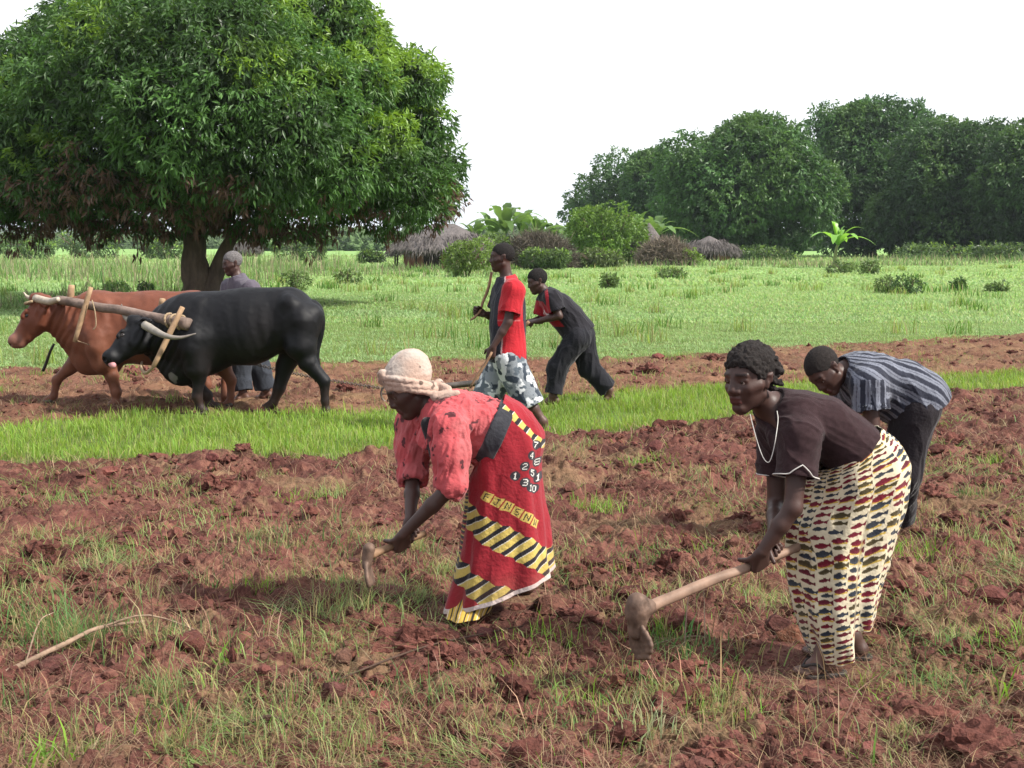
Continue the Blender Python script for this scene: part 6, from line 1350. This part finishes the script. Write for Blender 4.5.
# huts
thatch = mat_col('thatch', (.115, .10, .098), rough=.95, bscale=30, bstr=1, bdist=.05, var=.35, vscale=6, stretch=(1, 1, .25))
mud = mat_col('mud_wall', (.22, .10, .07), rough=.95, bscale=10, bstr=.6, bdist=.03, var=.25, vscale=3)
darkm = mat_col('dark_wood', (.03, .022, .018), rough=.9)
def hut(px0, px1, top_y, eave_y, Y, label, name='thatched_hut', ridge=0.0):
    S = 1300 / Y; xa, xb = (px0 - 512) / S, (px1 - 512) / S; c = V((xa + xb) / 2, Y, 0); R = (xb - xa) / 2; zt = CAM_H + (243 - top_y) / S; ze = CAM_H + (243 - eave_y) / S
    root = thing(name, label, 'hut', c, 'thatched huts beyond the field'); n = 64; th = np.arange(n) * 2 * pi / n; rings = []
    for t in np.linspace(0, 1, 14):
        r = R * (t ** .92) * (1 + .015 * noise3(np.stack([np.cos(th) * 3, np.sin(th) * 3, th * 0 + t * 4], 1), 5)) + .03; z = zt + (ze - zt) * t + .05 * noise3(np.stack([np.cos(th) * 8, np.sin(th) * 8, th * 0 + t * 6], 1), 6) * t
        rings.append(np.stack([c[0] + r * np.cos(th) + ridge * np.sign(np.cos(th)) * (1 - t), c[1] + r * np.sin(th) * .8, z], 1))
    rings.append(rings[-1] * V(1, 1, 1) + (c - rings[-1]) * V(.02, .02, 0) + V(0, 0, -.16)); rings.append(rings[-1] + (c - rings[-1]) * V(.25, .25, 0) + V(0, 0, .15))
    v = np.concatenate(rings); i = np.arange(len(rings) - 1)[:, None] * n; j = np.arange(n)[None]; q = np.stack([i + j, i + n + j, i + n + (j + 1) % n, i + (j + 1) % n], -1).reshape(-1, 4)
    mesh('roof', v, q.ravel(), np.full(len(q), 4), thatch, root)
    m = 3500; a = rng.uniform(0, 2 * pi, m); t = rng.uniform(.25, 1.0, m) ** .6; p = np.stack([c[0] + R * t * np.cos(a) + ridge * np.sign(np.cos(a)) * (1 - t), c[1] + R * t * np.sin(a) * .8, zt + (ze - zt) * t + .04], 1); o = np.stack([np.cos(a), np.sin(a), a * 0 - .35], 1)
    leaf_mesh('thatch_straw', p, o, 2, .5, .05, np.tile(V(.13, .115, .11), (m, 1)), root, droop=.5, spread=.25, mat='straw')
    r = R * .74; v2 = np.concatenate([np.stack([c[0] + r * np.cos(th), c[1] + r * np.sin(th) * .8, th * 0 + z], 1) for z in (-.05, ze + .3)]); j = np.arange(n); q = np.stack([j, (j + 1) % n, n + (j + 1) % n, n + j], 1); mesh('wall', v2, q.ravel(), np.full(n, 4), mud, root)
    a0 = -pi / 2 - .25; aa = np.linspace(a0 - .55 / r, a0 + .55 / r, 5); v3 = np.concatenate([np.stack([c[0] + (r + .03) * np.cos(aa), c[1] + (r + .03) * np.sin(aa) * .8, aa * 0 + z], 1) for z in (0, ze * .92)]); q = np.array([[k, k + 1, 5 + k + 1, 5 + k] for k in range(4)]); mesh('door', v3, q.ravel(), np.full(4, 4), darkm, root)
    for k in range(9):
        a = k * 2 * pi / 9; pb = V(c[0] + R * .93 * math.cos(a), c[1] + R * .74 * math.sin(a), 0); tube('post', [pb, pb + V(0, 0, ze + .1)], [.06, .06], darkm, root, 6)
    return root
hut(390, 499, 224, 250, 80, 'largest hut with broad grey thatched roof and reddish mud wall behind the pasture', ridge=.6)
hut(620, 676, 223, 262, 98, 'hut hidden by brush with a steep pointed thatched cone')
hut(680, 736, 236, 251, 104, 'small far hut with low thatched roof left of the dome shaped tree')
hut(236, 262, 238, 250, 150, 'tiny far hut seen right of the old man head')
def brush_heap(px, Y, w, h, label, n=2600, col=(.10, .085, .065)):
    b = V((px - 512) / 1300 * Y, Y, 0); S = 1300 / Y; W, H = w / S / 2, h / S; d = rng.normal(0, 1, (n, 3)); d /= np.linalg.norm(d, axis=1, keepdims=True); d[:, 2] = np.abs(d[:, 2]); p = b + d * V(W, W * .7, H) * rng.uniform(.8, 1.02, (n, 1)); p[:, 2] -= .1
    root = thing('brush_heap', label, 'brush heap', b); c = np.tile(V(*col), (n, 1))
    leaf_mesh('twigs', p, d, 4, .75, .045, c, root, droop=-.25, spread=1.1, mat='straw'); v, f = solid([RC(b + V(-W * .3, 0, H * .2), b + V(W * .3, 0, H * .2), H * .62, H * .62)], .12); mesh('core', v, f.ravel(), np.full(len(f), 4), darkm, root)
brush_heap(538, 84, 70, 31, 'rounded heap of dead brown brush behind the man in black')
brush_heap(664, 92, 46, 22, 'leaning heap of dry brushwood below the thatched cone', col=(.16, .13, .10))
# termite mound or earth heap at left and distant hills
def hills():
    NOLOC.add('hills'); n = 160; x = np.linspace(-2600, 2600, n); rows = []
    for y, k in ((1500, 0), (1900, .6), (2300, 1), (2700, .7)): rows.append(np.stack([x, np.full(n, y) , k * (16 + 14 * fbm2(x / 420, x * 0 + 3, 4, 200) + 16 * sstep(600, -1500, x))], 1))
    v = np.concatenate(rows); i = np.arange(3)[:, None] * n; j = np.arange(n - 1)[None]; q = np.stack([i + j, i + j + 1, i + n + j + 1, i + n + j], -1).reshape(-1, 4)
    o = mesh('hills', v, q.ravel(), np.full(len(q), 4), mat_col('wooded_hill', (.06, .085, .04), rough=1, bscale=.02, bstr=.6, bdist=4, var=.3, vscale=.01)); tag(o, 'low wooded hills in the blue distance', None, None, 'structure')
hills()
def far_wood():
    n = 2600; y = rng.uniform(260, 520, n); x = rng.uniform(-1, 1, n) * y * .48; k = (noise2(x * .012, y * .01, 5) > -.35) ; x, y = x[k], y[k]; n = len(x)
    s = rng.uniform(1.2, 3.0, n) * (1 + .4 * noise2(x * .02, y * .02, 8)); p = np.stack([x, y, s * .5], 1); c = V(.06, .10, .035) * rng.uniform(.7, 1.3, (n, 1)); lumps(p, s, 'far_woods', c, M['leafy'], flat=.75, rough=.5, label='low belt of bush and trees far beyond the huts')
M['leafy'] = mat_attr('far_foliage', rough=.9, bscale=2, bstr=1, bdist=.5, var=.4, vscale=1.2)
far_wood()
# the air between here and the hills
def haze(dens):
    import bmesh
    bm = bmesh.new(); bmesh.ops.create_cube(bm, size=1); me = bpy.data.meshes.new('haze'); bm.to_mesh(me); bm.free(); o = bpy.data.objects.new('haze', me); COL.objects.link(o)
    o.scale = (7600, 7600, 63); o.location = (0, 0, 29.5); m = bpy.data.materials.new('haze'); m.use_nodes = True; nt = m.node_tree; nt.nodes.clear()
    out = nt.nodes.new('ShaderNodeOutputMaterial'); pv = nt.nodes.new('ShaderNodeVolumePrincipled'); pv.inputs['Density'].default_value = dens; pv.inputs['Color'].default_value = (.78, .86, .95, 1); pv.inputs['Anisotropy'].default_value = .2
    nt.links.new(pv.outputs[0], out.inputs['Volume']); me.materials.append(m); tag(o, 'thin pale blue haze over the whole land', None, None, 'stuff')
haze(.00016)
print('DONE', time.time() - T0)
